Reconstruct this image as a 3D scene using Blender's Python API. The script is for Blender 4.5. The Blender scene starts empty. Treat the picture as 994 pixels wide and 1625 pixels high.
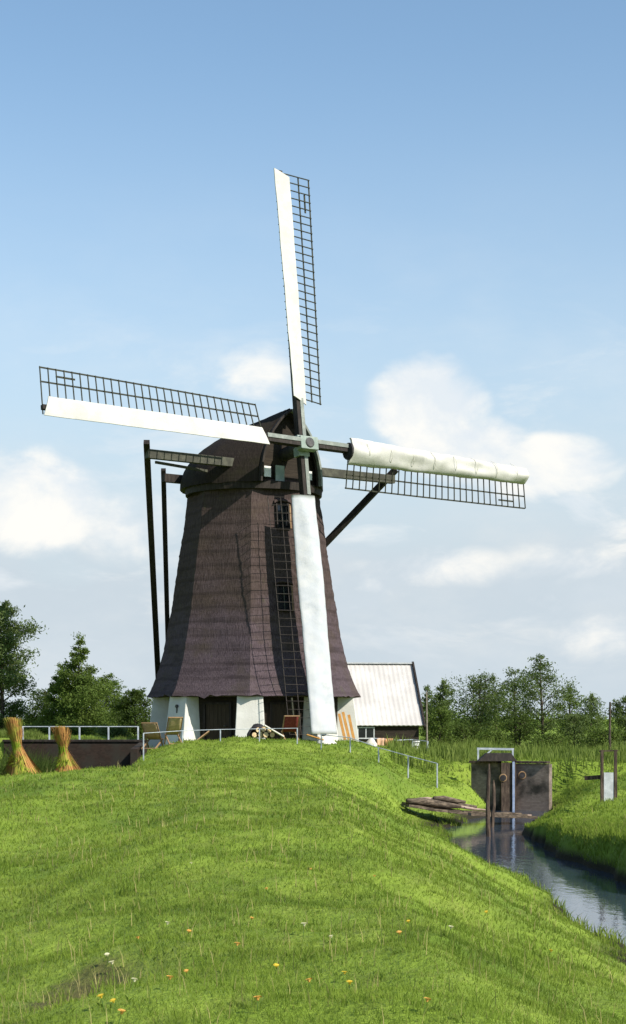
import bpy, math, random
import numpy as np
from mathutils import Vector, Matrix

random.seed(7); rng = np.random.default_rng(7)
S = bpy.context.scene; COL = S.collection
F, HOR, CAMZ = 2700.0, 1140.0, 1.8          # lens in photo pixels, horizon row, eye height
R_ = math.radians

def P(px, py, Y):                            # point of the place seen at a photo pixel, Y metres ahead
    return Vector(((px-497)*Y/F, Y, CAMZ+(HOR-py)*Y/F))

# ------------------------------------------------------------------ terrain
CY = np.array([0, 20, 31.7, 41.5, 52, 60, 66, 70, 74, 80])
CX = np.array([7.6, 7.2, 6.95, 6.45, 5.85, 6.05, 7.3, 8.5, 8.75, 9.2])
WATER = -2.2
def sst(x, a, b):
    t = np.clip((x-a)/(b-a), 0, 1); return t*t*(3-2*t)
_ns = [(rng.uniform(.05, .12), rng.uniform(0, 6.28), rng.uniform(0, 6.28)) for _ in range(6)] + \
      [(rng.uniform(.25, .6), rng.uniform(0, 6.28), rng.uniform(0, 6.28)) for _ in range(8)] + \
      [(rng.uniform(1.0, 2.2), rng.uniform(0, 6.28), rng.uniform(0, 6.28)) for _ in range(10)]
def bump(X, Y):
    z = 0
    for f, a, p in _ns:
        amp = .07 if f < .2 else (.022 if f < .8 else .007)
        z = z + amp*np.sin(6.283*f*(X*math.cos(a)+Y*math.sin(a))+p)
    return z
def H(X, Y):
    X = np.asarray(X, float); Y = np.asarray(Y, float)
    c = np.interp(Y, CY, CX); d = X-c
    # dike with the meadow left of it
    top = -.28*sst(-X, 4.5, 10.) + 0.03
    # low rise at the mill
    r = np.sqrt(((X+2.2)/1.0)**2+((Y-78)/1.75)**2)
    top = top + 0.56*(1-sst(r, 3.6, 9.8)) + .07*np.exp(-((X+1.8)/3.2)**2-((Y-71.5)/4.)**2)
    top = top + .10*np.exp(-((X+.6)/2.4)**2-((Y-34)/16.)**2)          # crown of the dike
    top = top - .16*np.exp(-((X+1.75)/.50)**2-((Y-12.6)/1.3)**2)       # worn hollow
    top = top - .10*np.exp(-((X+5.2)/.8)**2-((Y-33)/7.)**2)
    top = top - np.minimum(.42*np.maximum(X-2.2, 0), 1.0)*sst(Y, 62.5, 67)*(1-sst(Y, 75, 78))
    top = top - .85*sst(-X-.3, 0, 5.5)*(1-sst(Y, 20, 42))             # the dike falls away to the left
    # ditch left, terrace behind it
    dt = sst(-X, 6.9, 8.6)*sst(Y, 55, 62)*(1-sst(Y, 76.0, 76.5))
    top = top*(1-dt) - 2.0*dt
    ter = sst(-X, 7.0, 9.0)*sst(Y, 75.6, 76.2)
    top = top*(1-ter) + .72*ter*(1-.7*sst(Y, 84, 110)) - .2*ter*sst(Y, 84, 110)
    # left bank down to the water
    wl = -1.15-.12*(1-sst(Y, 44, 60)) + .12*np.sin(Y*.9)+.07*np.sin(Y*2.3+1)
    sw = 5.2-3.9*sst(Y, 63, 69.5)
    bk = sst((d-wl)/sw, -1.02, .13)
    lin = np.clip((d-(wl-sw))/sw, 0, 1.15)
    k = np.where(d < 0, .45*bk+.55*lin, 1)
    k = np.clip(k*1.06, 0, 1.2); zl = top*(1-np.clip(k, 0, 1)) + (WATER-.05)*np.clip(k, 0, 1) - .9*np.clip(lin-1, 0, .2)*6
    # right bank: steep foot, lumpy meadow
    wr = 1.05+.14*np.sin(Y*.7+2)+.09*np.sin(Y*1.9)
    e = d-wr
    zr = WATER-.5 + (1.42-.80*sst(Y, 46, 58))*sst(e, -.15, .5) + (.22+.62*sst(Y, 46, 58))*sst(e, .4, 2.8) + .34*sst(e, 2.4, 5.5) + .18*np.sin(Y*.55+.5)*sst(e, .5, 2.5) \
         + .55*sst(Y, 62, 76)*sst(e, .3, 2.)
    zr = zr - .45*np.exp(-((Y-(57.5+.25*(X-9)))/.7)**2)*sst(e, 1.2, 2.2)         # small side ditch
    z = np.where(d < 0, zl, np.where(d < wr-.15, np.minimum(WATER-.5, zl), zr))
    # beyond the sluice: one level meadow
    far = sst(Y, 75.2, 76.6)*sst(X, 4.0, 6.5)
    z = z*(1-far) + (-.12)*far
    out = sst(np.abs(X), 22, 40)
    z = z*(1-out) + (-.3)*out
    fz = sst(Y, 92, 118)
    z = z*(1-fz) + (-.3)*fz
    near = sst(np.sqrt(X*X+(Y-60)**2), 60, 140)
    under = (np.abs(d) < 1.2) & (Y < 76)
    bz = bump(X, Y)*(1-near)*np.where(z < WATER+.1, 0, 1)
    return z+bz

# ------------------------------------------------------------------ mesh helper
ORG = {}
class MB:
    def __init__(s): s.v = []; s.f = []
    def add(s, vs, fs):
        o = len(s.v); s.v += [tuple(v) for v in vs]; s.f += [tuple(i+o for i in f) for f in fs]
    def hexa(s, p):                           # 8 points: bottom 4 ccw, top 4 ccw
        s.add(p, [(3,2,1,0),(4,5,6,7),(0,1,5,4),(1,2,6,5),(2,3,7,6),(3,0,4,7)])
    def box(s, c, sz, M=None):
        x, y, z = sz[0]/2, sz[1]/2, sz[2]/2
        p = [Vector(q) for q in ((-x,-y,-z),(x,-y,-z),(x,y,-z),(-x,y,-z),(-x,-y,z),(x,-y,z),(x,y,z),(-x,y,z))]
        if M is not None: p = [M @ q for q in p]
        s.hexa([q+Vector(c) for q in p])
    def beam(s, a, b, w, h, up=(0,0,1), w2=None, h2=None):
        a, b = Vector(a), Vector(b); d = (b-a).normalized(); up = Vector(up)
        x = d.cross(up)
        if x.length < 1e-4: x = d.cross(Vector((1,0,0)))
        x.normalize(); y = x.cross(d).normalized()
        w2 = w2 or w; h2 = h2 or h
        q = lambda c, ww, hh: [c-x*ww/2-y*hh/2, c+x*ww/2-y*hh/2, c+x*ww/2+y*hh/2, c-x*ww/2+y*hh/2]
        s.hexa(q(a,w,h)+q(b,w2,h2))
    def tube(s, pts, rad, n=8, cap=True):
        pts = [Vector(p) for p in pts]
        if not hasattr(rad, '__len__'): rad = [rad]*len(pts)
        vs = []; ref = Vector((.13,.37,.92))
        for i, p in enumerate(pts):
            d = (pts[min(i+1,len(pts)-1)]-pts[max(i-1,0)]).normalized()
            x = d.cross(ref)
            if x.length < 1e-3: x = d.cross(Vector((1,0,0)))
            x.normalize(); y = d.cross(x)
            for k in range(n):
                t = 6.28318*k/n; vs.append(p+(x*math.cos(t)+y*math.sin(t))*rad[i])
        fs = []
        for i in range(len(pts)-1):
            for k in range(n):
                a = i*n+k; b = i*n+(k+1)%n; fs.append((a,b,b+n,a+n))
        if cap: fs += [tuple(range(n-1,-1,-1)), tuple(range((len(pts)-1)*n, len(pts)*n))]
        s.add(vs, fs)
    def grid(s, rows, closed=False):
        n = len(rows[0]); vs = [v for r in rows for v in r]; fs = []
        for i in range(len(rows)-1):
            for k in range(n if closed else n-1):
                a = i*n+k; b = i*n+(k+1)%n; fs.append((a,b,b+n,a+n))
        s.add(vs, fs)
    def build(s, name, mat, parent=None, org=None, smooth=False, bevel=0):
        o0 = ORG[parent.name] if parent else Vector(org if org is not None else (0,0,0))
        me = bpy.data.meshes.new(name)
        me.from_pydata([tuple(Vector(v)-o0) for v in s.v], [], s.f); me.materials.append(mat)
        if smooth: me.polygons.foreach_set('use_smooth', [True]*len(me.polygons))
        me.update()
        ob = bpy.data.objects.new(name, me); COL.objects.link(ob)
        if parent: ob.parent = parent
        else: ob.location = o0
        ORG[ob.name] = o0
        if bevel:
            m = ob.modifiers.new('Bevel', 'BEVEL'); m.width = bevel; m.segments = 2; m.limit_method = 'ANGLE'
        return ob
def tag(o, label=None, cat=None, group=None, kind=None):
    if label: o['label'] = label
    if cat: o['category'] = cat
    if group: o['group'] = group
    if kind: o['kind'] = kind
    return o
def empty(name, loc, label, cat, group=None):
    o = bpy.data.objects.new(name, None); COL.objects.link(o); o.location = loc; o.empty_display_size = .2
    ORG[o.name] = Vector(loc); return tag(o, label, cat, group)
def npmesh(name, V, quads=None, tris=None, mat=None, parent=None, org=(0,0,0), smooth=False):
    o0 = np.array(ORG[parent.name] if parent else org)
    me = bpy.data.meshes.new(name)
    nq = 0 if quads is None else len(quads); nt = 0 if tris is None else len(tris)
    me.vertices.add(len(V)); me.vertices.foreach_set('co', (V-o0).astype(np.float32).ravel())
    idx = np.concatenate([a.ravel() for a in (quads, tris) if a is not None]).astype(np.int32)
    me.loops.add(len(idx)); me.loops.foreach_set('vertex_index', idx)
    st = np.concatenate([np.arange(nq)*4, nq*4+np.arange(nt)*3]).astype(np.int32)
    me.polygons.add(nq+nt); me.polygons.foreach_set('loop_start', st)
    if smooth: me.polygons.foreach_set('use_smooth', np.ones(nq+nt, bool))
    me.update(calc_edges=True); me.materials.append(mat)
    ob = bpy.data.objects.new(name, me); COL.objects.link(ob)
    if parent: ob.parent = parent
    else: ob.location = org
    ORG[ob.name] = Vector(o0); return ob

# ------------------------------------------------------------------ materials
class NT:
    def __init__(s, nt): s.t = nt; s.n = nt.nodes; s.l = nt.links
    def new(s, typ, **kw):
        nd = s.n.new(typ)
        for k, v in kw.items(): setattr(nd, k, v)
        return nd
    def put(s, sock, v):
        if isinstance(v, bpy.types.NodeSocket): s.l.new(v, sock)
        elif hasattr(v, '__len__') and len(v) == 3 and sock.type == 'RGBA': sock.default_value = (*v, 1)
        else: sock.default_value = v
    def math(s, op, a, b=0., c=0., clamp=False):
        nd = s.new('ShaderNodeMath', operation=op, use_clamp=clamp)
        s.put(nd.inputs[0], a); s.put(nd.inputs[1], b); s.put(nd.inputs[2], c); return nd.outputs[0]
    def mix(s, f, a, b, blend='MIX'):
        nd = s.new('ShaderNodeMix', data_type='RGBA', blend_type=blend)
        s.put(nd.inputs['Factor'], f); s.put(nd.inputs['A'], a) if False else None
        s.put(nd.inputs[0], f); s.put(nd.inputs[6], a); s.put(nd.inputs[7], b); return nd.outputs[2]
    def noise(s, vec, scale, detail=3., rough=.55, out=0, dist=0.):
        nd = s.new('ShaderNodeTexNoise'); s.put(nd.inputs['Vector'], vec); nd.inputs['Scale'].default_value = scale
        nd.inputs['Detail'].default_value = detail; nd.inputs['Roughness'].default_value = rough
        nd.inputs['Distortion'].default_value = dist; return nd.outputs[out]
    def ramp(s, f, a, b, lo=0., hi=1.):
        nd = s.new('ShaderNodeMapRange', interpolation_type='SMOOTHSTEP'); s.put(nd.inputs[0], f)
        nd.inputs[1].default_value = a; nd.inputs[2].default_value = b; nd.inputs[3].default_value = lo; nd.inputs[4].default_value = hi
        return nd.outputs[0]
    def mapv(s, vec, scale, loc=(0,0,0)):
        nd = s.new('ShaderNodeMapping'); s.put(nd.inputs[0], vec); nd.inputs['Scale'].default_value = scale; nd.inputs['Location'].default_value = loc
        return nd.outputs[0]
def mat(name, rough=.8, spec=.2):
    m = bpy.data.materials.new(name); m.use_nodes = True; g = NT(m.node_tree)
    b = g.n['Principled BSDF']; b.inputs['Roughness'].default_value = rough; b.inputs['Specular IOR Level'].default_value = spec
    pos = g.new('ShaderNodeNewGeometry').outputs['Position']
    return m, g, b, pos
def bumpn(g, b, h, strength=.4, dist=.02):
    nd = g.new('ShaderNodeBump'); nd.inputs['Strength'].default_value = strength; nd.inputs['Distance'].default_value = dist
    g.put(nd.inputs['Height'], h); g.l.new(nd.outputs[0], b.inputs['Normal'])
def simple(name, c1, c2, scale=4., rough=.8, spec=.2, sc=(1,1,1), bm=.3, bd=.02, detail=5):
    m, g, b, pos = mat(name, rough, spec)
    v = g.mapv(pos, sc); n = g.noise(v, scale, detail); n2 = g.noise(v, scale*6, 3)
    f = g.math('ADD', g.math('MULTIPLY', n, .65), g.math('MULTIPLY', n2, .25))
    g.put(b.inputs['Base Color'], g.mix(g.ramp(f, .36, .64), c1, c2))
    bumpn(g, b, n2, bm, bd); return m
M = {}
M['white_paint'] = simple('white_paint', (.60,.60,.58), (.80,.80,.76), 3, .6)
M['rail_paint'] = simple('rail_paint', (.30,.34,.38), (.52,.55,.58), 5, .5)
M['dark_wood'] = simple('dark_wood', (.018,.014,.012), (.045,.036,.03), 3, .7, sc=(3,3,.6))
M['spar_wood'] = simple('spar_wood', (.05,.05,.04), (.10,.10,.075), 3, .7)
M['green_grey'] = simple('green_grey', (.20,.25,.22), (.34,.38,.34), 2.5, .6)
M['beam_grey'] = simple('beam_grey', (.17,.19,.17), (.30,.32,.29), 2.5, .6)
M['lath'] = simple('lath', (.022,.024,.014), (.045,.045,.026), 3, .7)
M['lath_faded'] = simple('lath_faded', (.034,.028,.025), (.060,.050,.044), 3, .8)
M['board_wall'] = simple('board_wall', (.018,.013,.009), (.042,.032,.022), 2, .75, sc=(.6,.6,9), bm=.5)
M['iron'] = simple('iron', (.03,.03,.03), (.07,.065,.06), 6, .5, .4)
M['glass'] = simple('glass', (.010,.011,.012), (.02,.022,.025), 2, .12, .5, bm=0)
M['tan_wood'] = simple('tan_wood', (.24,.15,.08), (.36,.24,.13), 4, .7)
M['orange_wood'] = simple('orange_wood', (.36,.17,.04), (.50,.27,.07), 3, .6, sc=(2,2,.4))
M['tan_canvas'] = simple('tan_canvas', (.38,.30,.16), (.52,.42,.24), 9, .9)
M['tan_canvas_two'] = simple('tan_canvas_two', (.42,.29,.16), (.55,.40,.24), 9, .9)
M['red_canvas'] = simple('red_canvas', (.16,.03,.028), (.25,.06,.05), 9, .9)
M['orange_cloth'] = simple('orange_cloth', (.48,.23,.11), (.62,.33,.19), 8, .9)
M['peach_cloth'] = simple('peach_cloth', (.60,.36,.22), (.74,.50,.34), 8, .9)
M['pale_cloth'] = simple('pale_cloth', (.60,.57,.50), (.76,.73,.66), 8, .9)
M['log_bark'] = simple('log_bark', (.07,.045,.03), (.14,.10,.07), 9, .9)
M['log_end'] = simple('log_end', (.50,.36,.20), (.70,.55,.34), 12, .8)
M['tarp'] = simple('tarp', (.02,.018,.02), (.05,.045,.045), 4, .6)
M['driftwood'] = simple('driftwood', (.05,.038,.028), (.22,.17,.12), 4, .85, sc=(.5,2,4), bm=.6)
M['driftpale'] = simple('driftpale', (.26,.19,.15), (.42,.33,.27), 4, .85, sc=(.5,2,4), bm=.6)
M['post_wood'] = simple('post_wood', (.045,.032,.025), (.15,.11,.08), 5, .9, sc=(3,3,.5), bm=.7)
M['gauge_blue'] = simple('gauge_blue', (.22,.28,.42), (.36,.42,.54), 6, .5)
M['panel_grey'] = simple('panel_grey', (.40,.42,.43), (.56,.58,.59), 5, .6)
M['bark'] = simple('bark', (.045,.035,.025), (.11,.09,.07), 8, .9)
M['pale_bark'] = simple('pale_bark', (.16,.14,.11), (.28,.26,.21), 8, .9)
M['mound_soil'] = simple('mound_soil', (.02,.016,.011), (.045,.036,.024), 3, .95)

def brick(name, c1, c2, mortar, sc):
    m, g, b, pos = mat(name, .9)
    nd = g.new('ShaderNodeTexBrick'); g.put(nd.inputs['Vector'], g.new('ShaderNodeTexCoord').outputs['Object'])
    mp = g.new('ShaderNodeMapping'); mp.inputs['Rotation'].default_value = (R_(90),0,0)
    g.l.new(g.new('ShaderNodeTexCoord').outputs['Object'], mp.inputs[0]); g.l.new(mp.outputs[0], nd.inputs['Vector'])
    nd.inputs['Scale'].default_value = sc
    g.put(nd.inputs['Color1'], c1); g.put(nd.inputs['Color2'], c2); g.put(nd.inputs['Mortar'], mortar); nd.inputs['Mortar Size'].default_value = .012
    n = g.noise(pos, 1.2, 5)
    g.put(b.inputs['Base Color'], g.mix(g.ramp(n, .4, .7), nd.outputs[0], (.03,.028,.022))); bumpn(g, b, g.math('SUBTRACT', 1., nd.outputs[1]), .4, .01); return m
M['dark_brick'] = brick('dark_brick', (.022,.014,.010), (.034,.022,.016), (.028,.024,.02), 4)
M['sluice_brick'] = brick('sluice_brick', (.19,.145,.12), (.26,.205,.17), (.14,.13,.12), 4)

def lime():
    m, g, b, pos = mat('lime_wash', .85)
    n = g.noise(pos, 1.3, 6, .6); n2 = g.noise(pos, 14, 4); st = g.noise(g.mapv(pos, (5,5,.35)), 2, 4)
    c = g.mix(g.ramp(n, .35, .7), (.53,.52,.48), (.62,.61,.57))
    c = g.mix(g.math('MULTIPLY', g.ramp(st, .55, .75), .35), c, (.45,.43,.36))
    g.put(b.inputs['Base Color'], c); bumpn(g, b, n2, .5, .02); return m
M['lime_wash'] = lime()

def thatch(name, c1, c2, c3, band=True):
    m, g, b, pos = mat(name, .95, .1)
    fib = g.noise(g.mapv(pos, (24,24,1.3)), 1, 4, .6)
    blot = g.noise(g.mapv(pos, (1,1,1.6)), .55, 5, .6)
    speck = g.noise(pos, 22, 3)
    course = g.noise(g.mapv(pos, (.35,.35,3.1)), 1, 3, .6)
    c = g.mix(g.ramp(fib, .3, .7), c1, c2)
    c = g.mix(g.math('MULTIPLY', g.ramp(blot, .45, .7), .6), c, c3)
    c = g.mix(g.math('MULTIPLY', g.ramp(speck, .58, .76), .22), c, tuple(min(1,x*2.1) for x in c2))
    if band: c = g.mix(g.math('MULTIPLY', g.ramp(course, .52, .66), .42), c, tuple(x*.5 for x in c1))
    g.put(b.inputs['Base Color'], c)
    if band:
        zc = g.new('ShaderNodeSeparateXYZ'); g.l.new(pos, zc.inputs[0])
        up = g.math('MULTIPLY', g.ramp(g.math('ADD', zc.outputs[2], g.math('MULTIPLY', blot, 6.)), 7.5, 11.5), .62); c = g.mix(up, c, g.mix(g.ramp(fib, .3, .7), (.034,.023,.016), (.074,.053,.040)))
        moss = g.noise(g.mapv(pos, (1,1,.5), (4,2,9)), 1.1, 6, .7); c = g.mix(g.math('MULTIPLY', g.ramp(moss, .60, .74), .5), c, (.075,.080,.035))
        wv = g.new('ShaderNodeTexWave', wave_type='BANDS', bands_direction='Z'); g.l.new(pos, wv.inputs['Vector']); wv.inputs['Scale'].default_value = .47; wv.inputs['Distortion'].default_value = .9; wv.inputs['Detail'].default_value = 4; wv.inputs['Detail Scale'].default_value = 1.6
        g.put(b.inputs['Base Color'], g.mix(g.math('MULTIPLY', g.ramp(wv.outputs[1], .80, .98), .32), c, (.030,.022,.022)))
    h = g.math('ADD', g.math('MULTIPLY', fib, .6), g.math('MULTIPLY', course, .8)); bumpn(g, b, g.math('ADD', h, g.math('MULTIPLY', speck, .2)), .7, .06); return m
M['thatch'] = thatch('thatch', (.052,.038,.043), (.104,.078,.088), (.072,.056,.044))
M['cap_thatch'] = thatch('cap_thatch', (.018,.014,.013), (.034,.027,.023), (.028,.026,.015), False)

def canvas(name, k1, k2, k3):
    m, g, b, pos = mat(name, .85, .15)
    n = g.noise(pos, 1.6, 5, .6); n2 = g.noise(pos, 7, 4)
    c = g.mix(g.ramp(n, .35, .7), k1, k2); c = g.mix(g.math('MULTIPLY', g.ramp(n2, .58, .75), .3), c, k3)
    st = g.noise(g.mapv(pos, (1.2,1.2,1.2)), .9, 7, .7); c = g.mix(g.math('MULTIPLY', g.ramp(st, .56, .70), .35), c, tuple(x*.72 for x in k3))
    g.put(b.inputs['Base Color'], c); bumpn(g, b, g.noise(pos, 3, 5, .6), .35, .05); return m
M['sail_canvas'] = canvas('sail_canvas', (.46,.45,.42), (.54,.53,.49), (.37,.37,.36)); M['shade_tint_canvas'] = canvas('shade_tint_canvas', (.42,.44,.465), (.48,.485,.485), (.36,.40,.45))  # second one, lower sail only: bluish shade put into the canvas colour

def roofm():
    m, g, b, pos = mat('corrugated_roof', .6, .3)
    n = g.noise(pos, .8, 6, .6); st = g.noise(g.mapv(pos, (9,1.2,1.2)), 1, 4)
    c = g.mix(g.ramp(n, .35, .68), (.44,.42,.40), (.55,.53,.50)); c = g.mix(g.math('MULTIPLY', g.ramp(st, .55, .75), .12), c, (.36,.33,.30))
    g.put(b.inputs['Base Color'], c); return m
M['corrugated_roof'] = roofm()

def leafm(name, c1, c2, tr=.35):
    m, g, b, pos = mat(name, .7, .12)
    isl = g.new('ShaderNodeNewGeometry').outputs['Random Per Island']
    n = g.noise(pos, .7, 3)
    f = g.math('ADD', g.math('MULTIPLY', isl, .5), g.math('MULTIPLY', g.ramp(n, .35, .65), .5))
    c = g.mix(f, c1, c2); g.put(b.inputs['Base Color'], c)
    t = g.new('ShaderNodeBsdfTranslucent'); g.put(t.inputs[0], g.mix(.5, c, (.14,.20,.015)))
    mx = g.new('ShaderNodeMixShader'); mx.inputs[0].default_value = tr
    g.l.new(b.outputs[0], mx.inputs[1]); g.l.new(t.outputs[0], mx.inputs[2]); g.l.new(mx.outputs[0], g.n['Material Output'].inputs[0]); return m
M['leaf_dark'] = leafm('leaf_dark', (.036,.060,.014), (.080,.118,.026))
M['leaf_mid'] = leafm('leaf_mid', (.066,.108,.022), (.13,.18,.038))
M['leaf_pale'] = leafm('leaf_pale', (.085,.130,.040), (.15,.195,.065))
M['leaf_alder'] = leafm('leaf_alder', (.062,.098,.030), (.125,.165,.055))

def grassm(name, blades=True):
    m, g, b, pos = mat(name, .75, .08)
    big = g.noise(pos, .16, 4, .6); mid = g.noise(pos, .9, 5, .6); fine = g.noise(pos, 5, 4)
    c = g.mix(g.ramp(mid, .34, .66), (.142,.212,.025), (.222,.295,.044))
    c = g.mix(g.math('MULTIPLY', g.ramp(big, .42, .62), .6), c, (.21,.30,.038))
    drk = g.noise(pos, .38, 5, .65); c = g.mix(g.math('MULTIPLY', g.ramp(g.noise(pos, .21, 4, .6), .46, .66), .65), c, (.098,.165,.022))
    dry = g.noise(pos, .55, 6, .7, dist=.5); c = g.mix(g.math('MULTIPLY', g.ramp(dry, .58, .74), .35), c, (.25,.26,.075))
    c = g.mix(g.math('MULTIPLY', g.ramp(fine, .55, .75), .35), c, (.25,.27,.07))
    sx = g.new('ShaderNodeSeparateXYZ'); g.l.new(pos, sx.inputs[0])
    if blades:
        isl = g.new('ShaderNodeNewGeometry').outputs['Random Per Island']
        c = g.mix(g.math('MULTIPLY', isl, .35), c, (.23,.30,.055))
        c = g.mix(g.math('MULTIPLY', g.ramp(isl, .93, .95), .6), c, (.30,.26,.10))
        t = g.new('ShaderNodeBsdfTranslucent'); g.put(t.inputs[0], c)
        mx = g.new('ShaderNodeMixShader'); mx.inputs[0].default_value = .45
        g.put(b.inputs['Base Color'], c)
        g.l.new(b.outputs[0], mx.inputs[1]); g.l.new(t.outputs[0], mx.inputs[2]); g.l.new(mx.outputs[0], g.n['Material Output'].inputs[0])
    else:
        c = g.mix(g.math('MULTIPLY', g.ramp(g.noise(pos, 2.2, 5), .5, .7), .4), c, (.13,.15,.04))
        # bare soil below the banks (near the water) and in the worn hollow
        soil = g.ramp(sx.outputs[2], -1.75, -2.1); c = g.mix(soil, c, (.030,.026,.016))
        hx = g.math('DIVIDE', g.math('ADD', sx.outputs[0], 1.75), .46); hy = g.math('DIVIDE', g.math('SUBTRACT', sx.outputs[1], 12.8), 1.5)
        rr = g.math('ADD', g.math('MULTIPLY', hx, hx), g.math('MULTIPLY', hy, hy)); rr = g.math('ADD', rr, g.math('MULTIPLY', fine, 1.2))
        c = g.mix(g.math('MULTIPLY', g.ramp(rr, 1.9, .8), .9), c, (.085,.070,.030))
        g.put(b.inputs['Base Color'], c); bumpn(g, b, g.noise(pos, 9, 5, .7), .9, .08)
    return m
M['grass_ground'] = grassm('grass_ground', False); M['grass_blade'] = grassm('grass_blade', True)
M['dry_stalk'] = leafm('dry_stalk', (.26,.24,.09), (.38,.32,.14), .2)
M['weed_leaf'] = leafm('weed_leaf', (.11,.165,.028), (.16,.22,.04))
M['reed_blade'] = leafm('reed_blade', (.11,.165,.03), (.21,.26,.065), .4)

def waterm():
    m, g, b, pos = mat('canal_water', .04, .5)
    g.put(b.inputs['Base Color'], (.03,.045,.07)); b.inputs['IOR'].default_value = 1.33; b.inputs['Specular IOR Level'].default_value = .75
    n = g.noise(g.mapv(pos, (1.6,.7,1)), 2.2, 4, .5); n2 = g.noise(g.mapv(pos, (1,.45,1)), 11, 3)
    bumpn(g, b, g.math('ADD', n, g.math('MULTIPLY', n2, .35)), .17, .035); return m
M['water'] = waterm()

def strawm():
    m, g, b, pos = mat('straw', .8)
    isl = g.new('ShaderNodeNewGeometry').outputs['Random Per Island']
    n = g.noise(pos, 2.2, 3)
    c = g.mix(isl, (.20,.085,.025), (.50,.27,.085)); c = g.mix(g.ramp(n, .45, .62), c, (.27,.26,.04)); g.put(b.inputs['Base Color'], c); return m
M['straw'] = strawm(); M['green_straw'] = leafm('green_straw', (.12,.19,.012), (.28,.33,.03), .2)
M['petal_yellow'] = simple('petal_yellow', (.55,.38,.03), (.65,.48,.05), 9, .7)
M['petal_orange'] = simple('petal_orange', (.52,.27,.05), (.62,.38,.10), 9, .7)
M['petal_white'] = simple('petal_white', (.55,.53,.32), (.66,.64,.42), 9, .7)
M['stem_green'] = simple('stem_green', (.07,.13,.02), (.10,.18,.03), 9, .7)

# ------------------------------------------------------------------ camera, sun, sky
cam = bpy.data.cameras.new('camera'); cob = bpy.data.objects.new('camera', cam); COL.objects.link(cob); S.camera = cob
cob.location = (0,0,CAMZ); cob.rotation_euler = (R_(90),0,0)
cam.sensor_fit = 'VERTICAL'; cam.sensor_height = 36; cam.lens = F/1625*36; cam.shift_y = (HOR-812.5)/1625
cam.clip_start = .2; cam.clip_end = 9000
SUN_EL, SUN_AZ = 40., 54.                    # height, and how far right of straight-behind-us the sun stands
sd = Vector((math.sin(R_(SUN_AZ))*math.cos(R_(SUN_EL)), -math.cos(R_(SUN_AZ))*math.cos(R_(SUN_EL)), math.sin(R_(SUN_EL))))
sl = bpy.data.lights.new('sun', 'SUN'); sl.energy = 4.1; sl.angle = R_(.55); sl.color = (1,.94,.84)
so = bpy.data.objects.new('sun', sl); COL.objects.link(so); so.rotation_euler = sd.to_track_quat('Z','Y').to_euler(); so.location = (30,-20,40)

w = bpy.data.worlds.new('World'); S.world = w; w.use_nodes = True; g = NT(w.node_tree)
bg = g.n['Background']
sky = g.new('ShaderNodeTexSky', sky_type='NISHITA'); sky.sun_disc = False
sky.sun_elevation = R_(SUN_EL); sky.sun_rotation = R_(180-SUN_AZ); sky.air_density = 1.0; sky.dust_density = .35; sky.ozone_density = 1.3
dirv = g.new('ShaderNodeTexCoord').outputs['Generated']
sx = g.new('ShaderNodeSeparateXYZ'); g.l.new(dirv, sx.inputs[0])
az = g.math('ARCTAN2', sx.outputs[0], sx.outputs[1]); el = g.math('ARCSINE', sx.outputs[2])
n1 = g.noise(g.mapv(dirv, (1,1,1.6)), 16, 7, .58, dist=.3); n2 = g.noise(g.mapv(dirv, (1,1,2.2), (3,1,2)), 7, 6, .6)
n3 = g.noise(g.mapv(dirv, (1,1,3.4), (7,2,5)), 9, 7, .62, dist=.4)
mask = None
for (px, py, rx, ry, amp) in [(680,640,78,62,1.15),(635,612,34,30,.7),(735,715,90,45,1.05),(860,745,110,45,.95),(410,600,70,50,.55),
      (60,800,105,65,1.0),(200,830,90,60,.65),(30,860,100,30,.5),(700,900,140,30,.55),(900,900,120,40,.5),(590,930,40,25,.5),(960,1010,90,40,.5),(220,740,60,40,.5),(120,620,60,30,.2)]:
    da = g.math('DIVIDE', g.math('SUBTRACT', az, math.atan((px-497)/F)), rx/F); de = g.math('DIVIDE', g.math('SUBTRACT', el, math.atan((HOR-py)/F)), ry/F)
    q = g.math('SUBTRACT', 1., g.math('MULTIPLY', g.math('ADD', g.math('MULTIPLY', da, da), g.math('MULTIPLY', de, de)), .42), clamp=True)
    q = g.math('MULTIPLY', q, amp); mask = q if mask is None else g.math('MAXIMUM', mask, q)
edge = g.math('ADD', mask, g.math('MULTIPLY', g.math('SUBTRACT', n1, .5), 1.5))
cum = g.math('MULTIPLY', g.ramp(edge, .16, .86), g.ramp(mask, .0, .5))
wisp = g.math('MULTIPLY', g.ramp(n3, .46, .72), g.math('MULTIPLY', g.ramp(el, .0, .10), g.ramp(el, .27, .10)))
veil = g.math('MULTIPLY', g.ramp(n2, .40, .70), g.ramp(el, .34, .12))
cov = g.math('MAXIMUM', cum, g.math('MULTIPLY', wisp, .95)); cov = g.math('MAXIMUM', cov, g.math('MULTIPLY', veil, .25)); cov = g.math('MULTIPLY', cov, .9)
hazef = g.math('ADD', g.ramp(el, .40, .01, 0.0, .92), g.math('MULTIPLY', g.ramp(el, .24, .06), g.math('MULTIPLY', n2, .35)), clamp=True)
skyt = g.mix(1., sky.outputs[0], (1.0,1.07,1.03), 'MULTIPLY')
skyc = g.mix(hazef, skyt, (3.45,3.95,4.35))
cloudc = g.mix(g.ramp(n1, .40, .66), (4.7,5.0,5.25), (6.0,5.85,5.5))
final = g.mix(cov, skyc, cloudc)
g.l.new(final, bg.inputs[0]); bg.inputs[1].default_value = .105
S.view_settings.view_transform = 'Standard'; S.view_settings.look = 'None'; S.view_settings.exposure = 0.75; S.view_settings.gamma = 1.0
S.render.engine = 'CYCLES'

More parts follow.
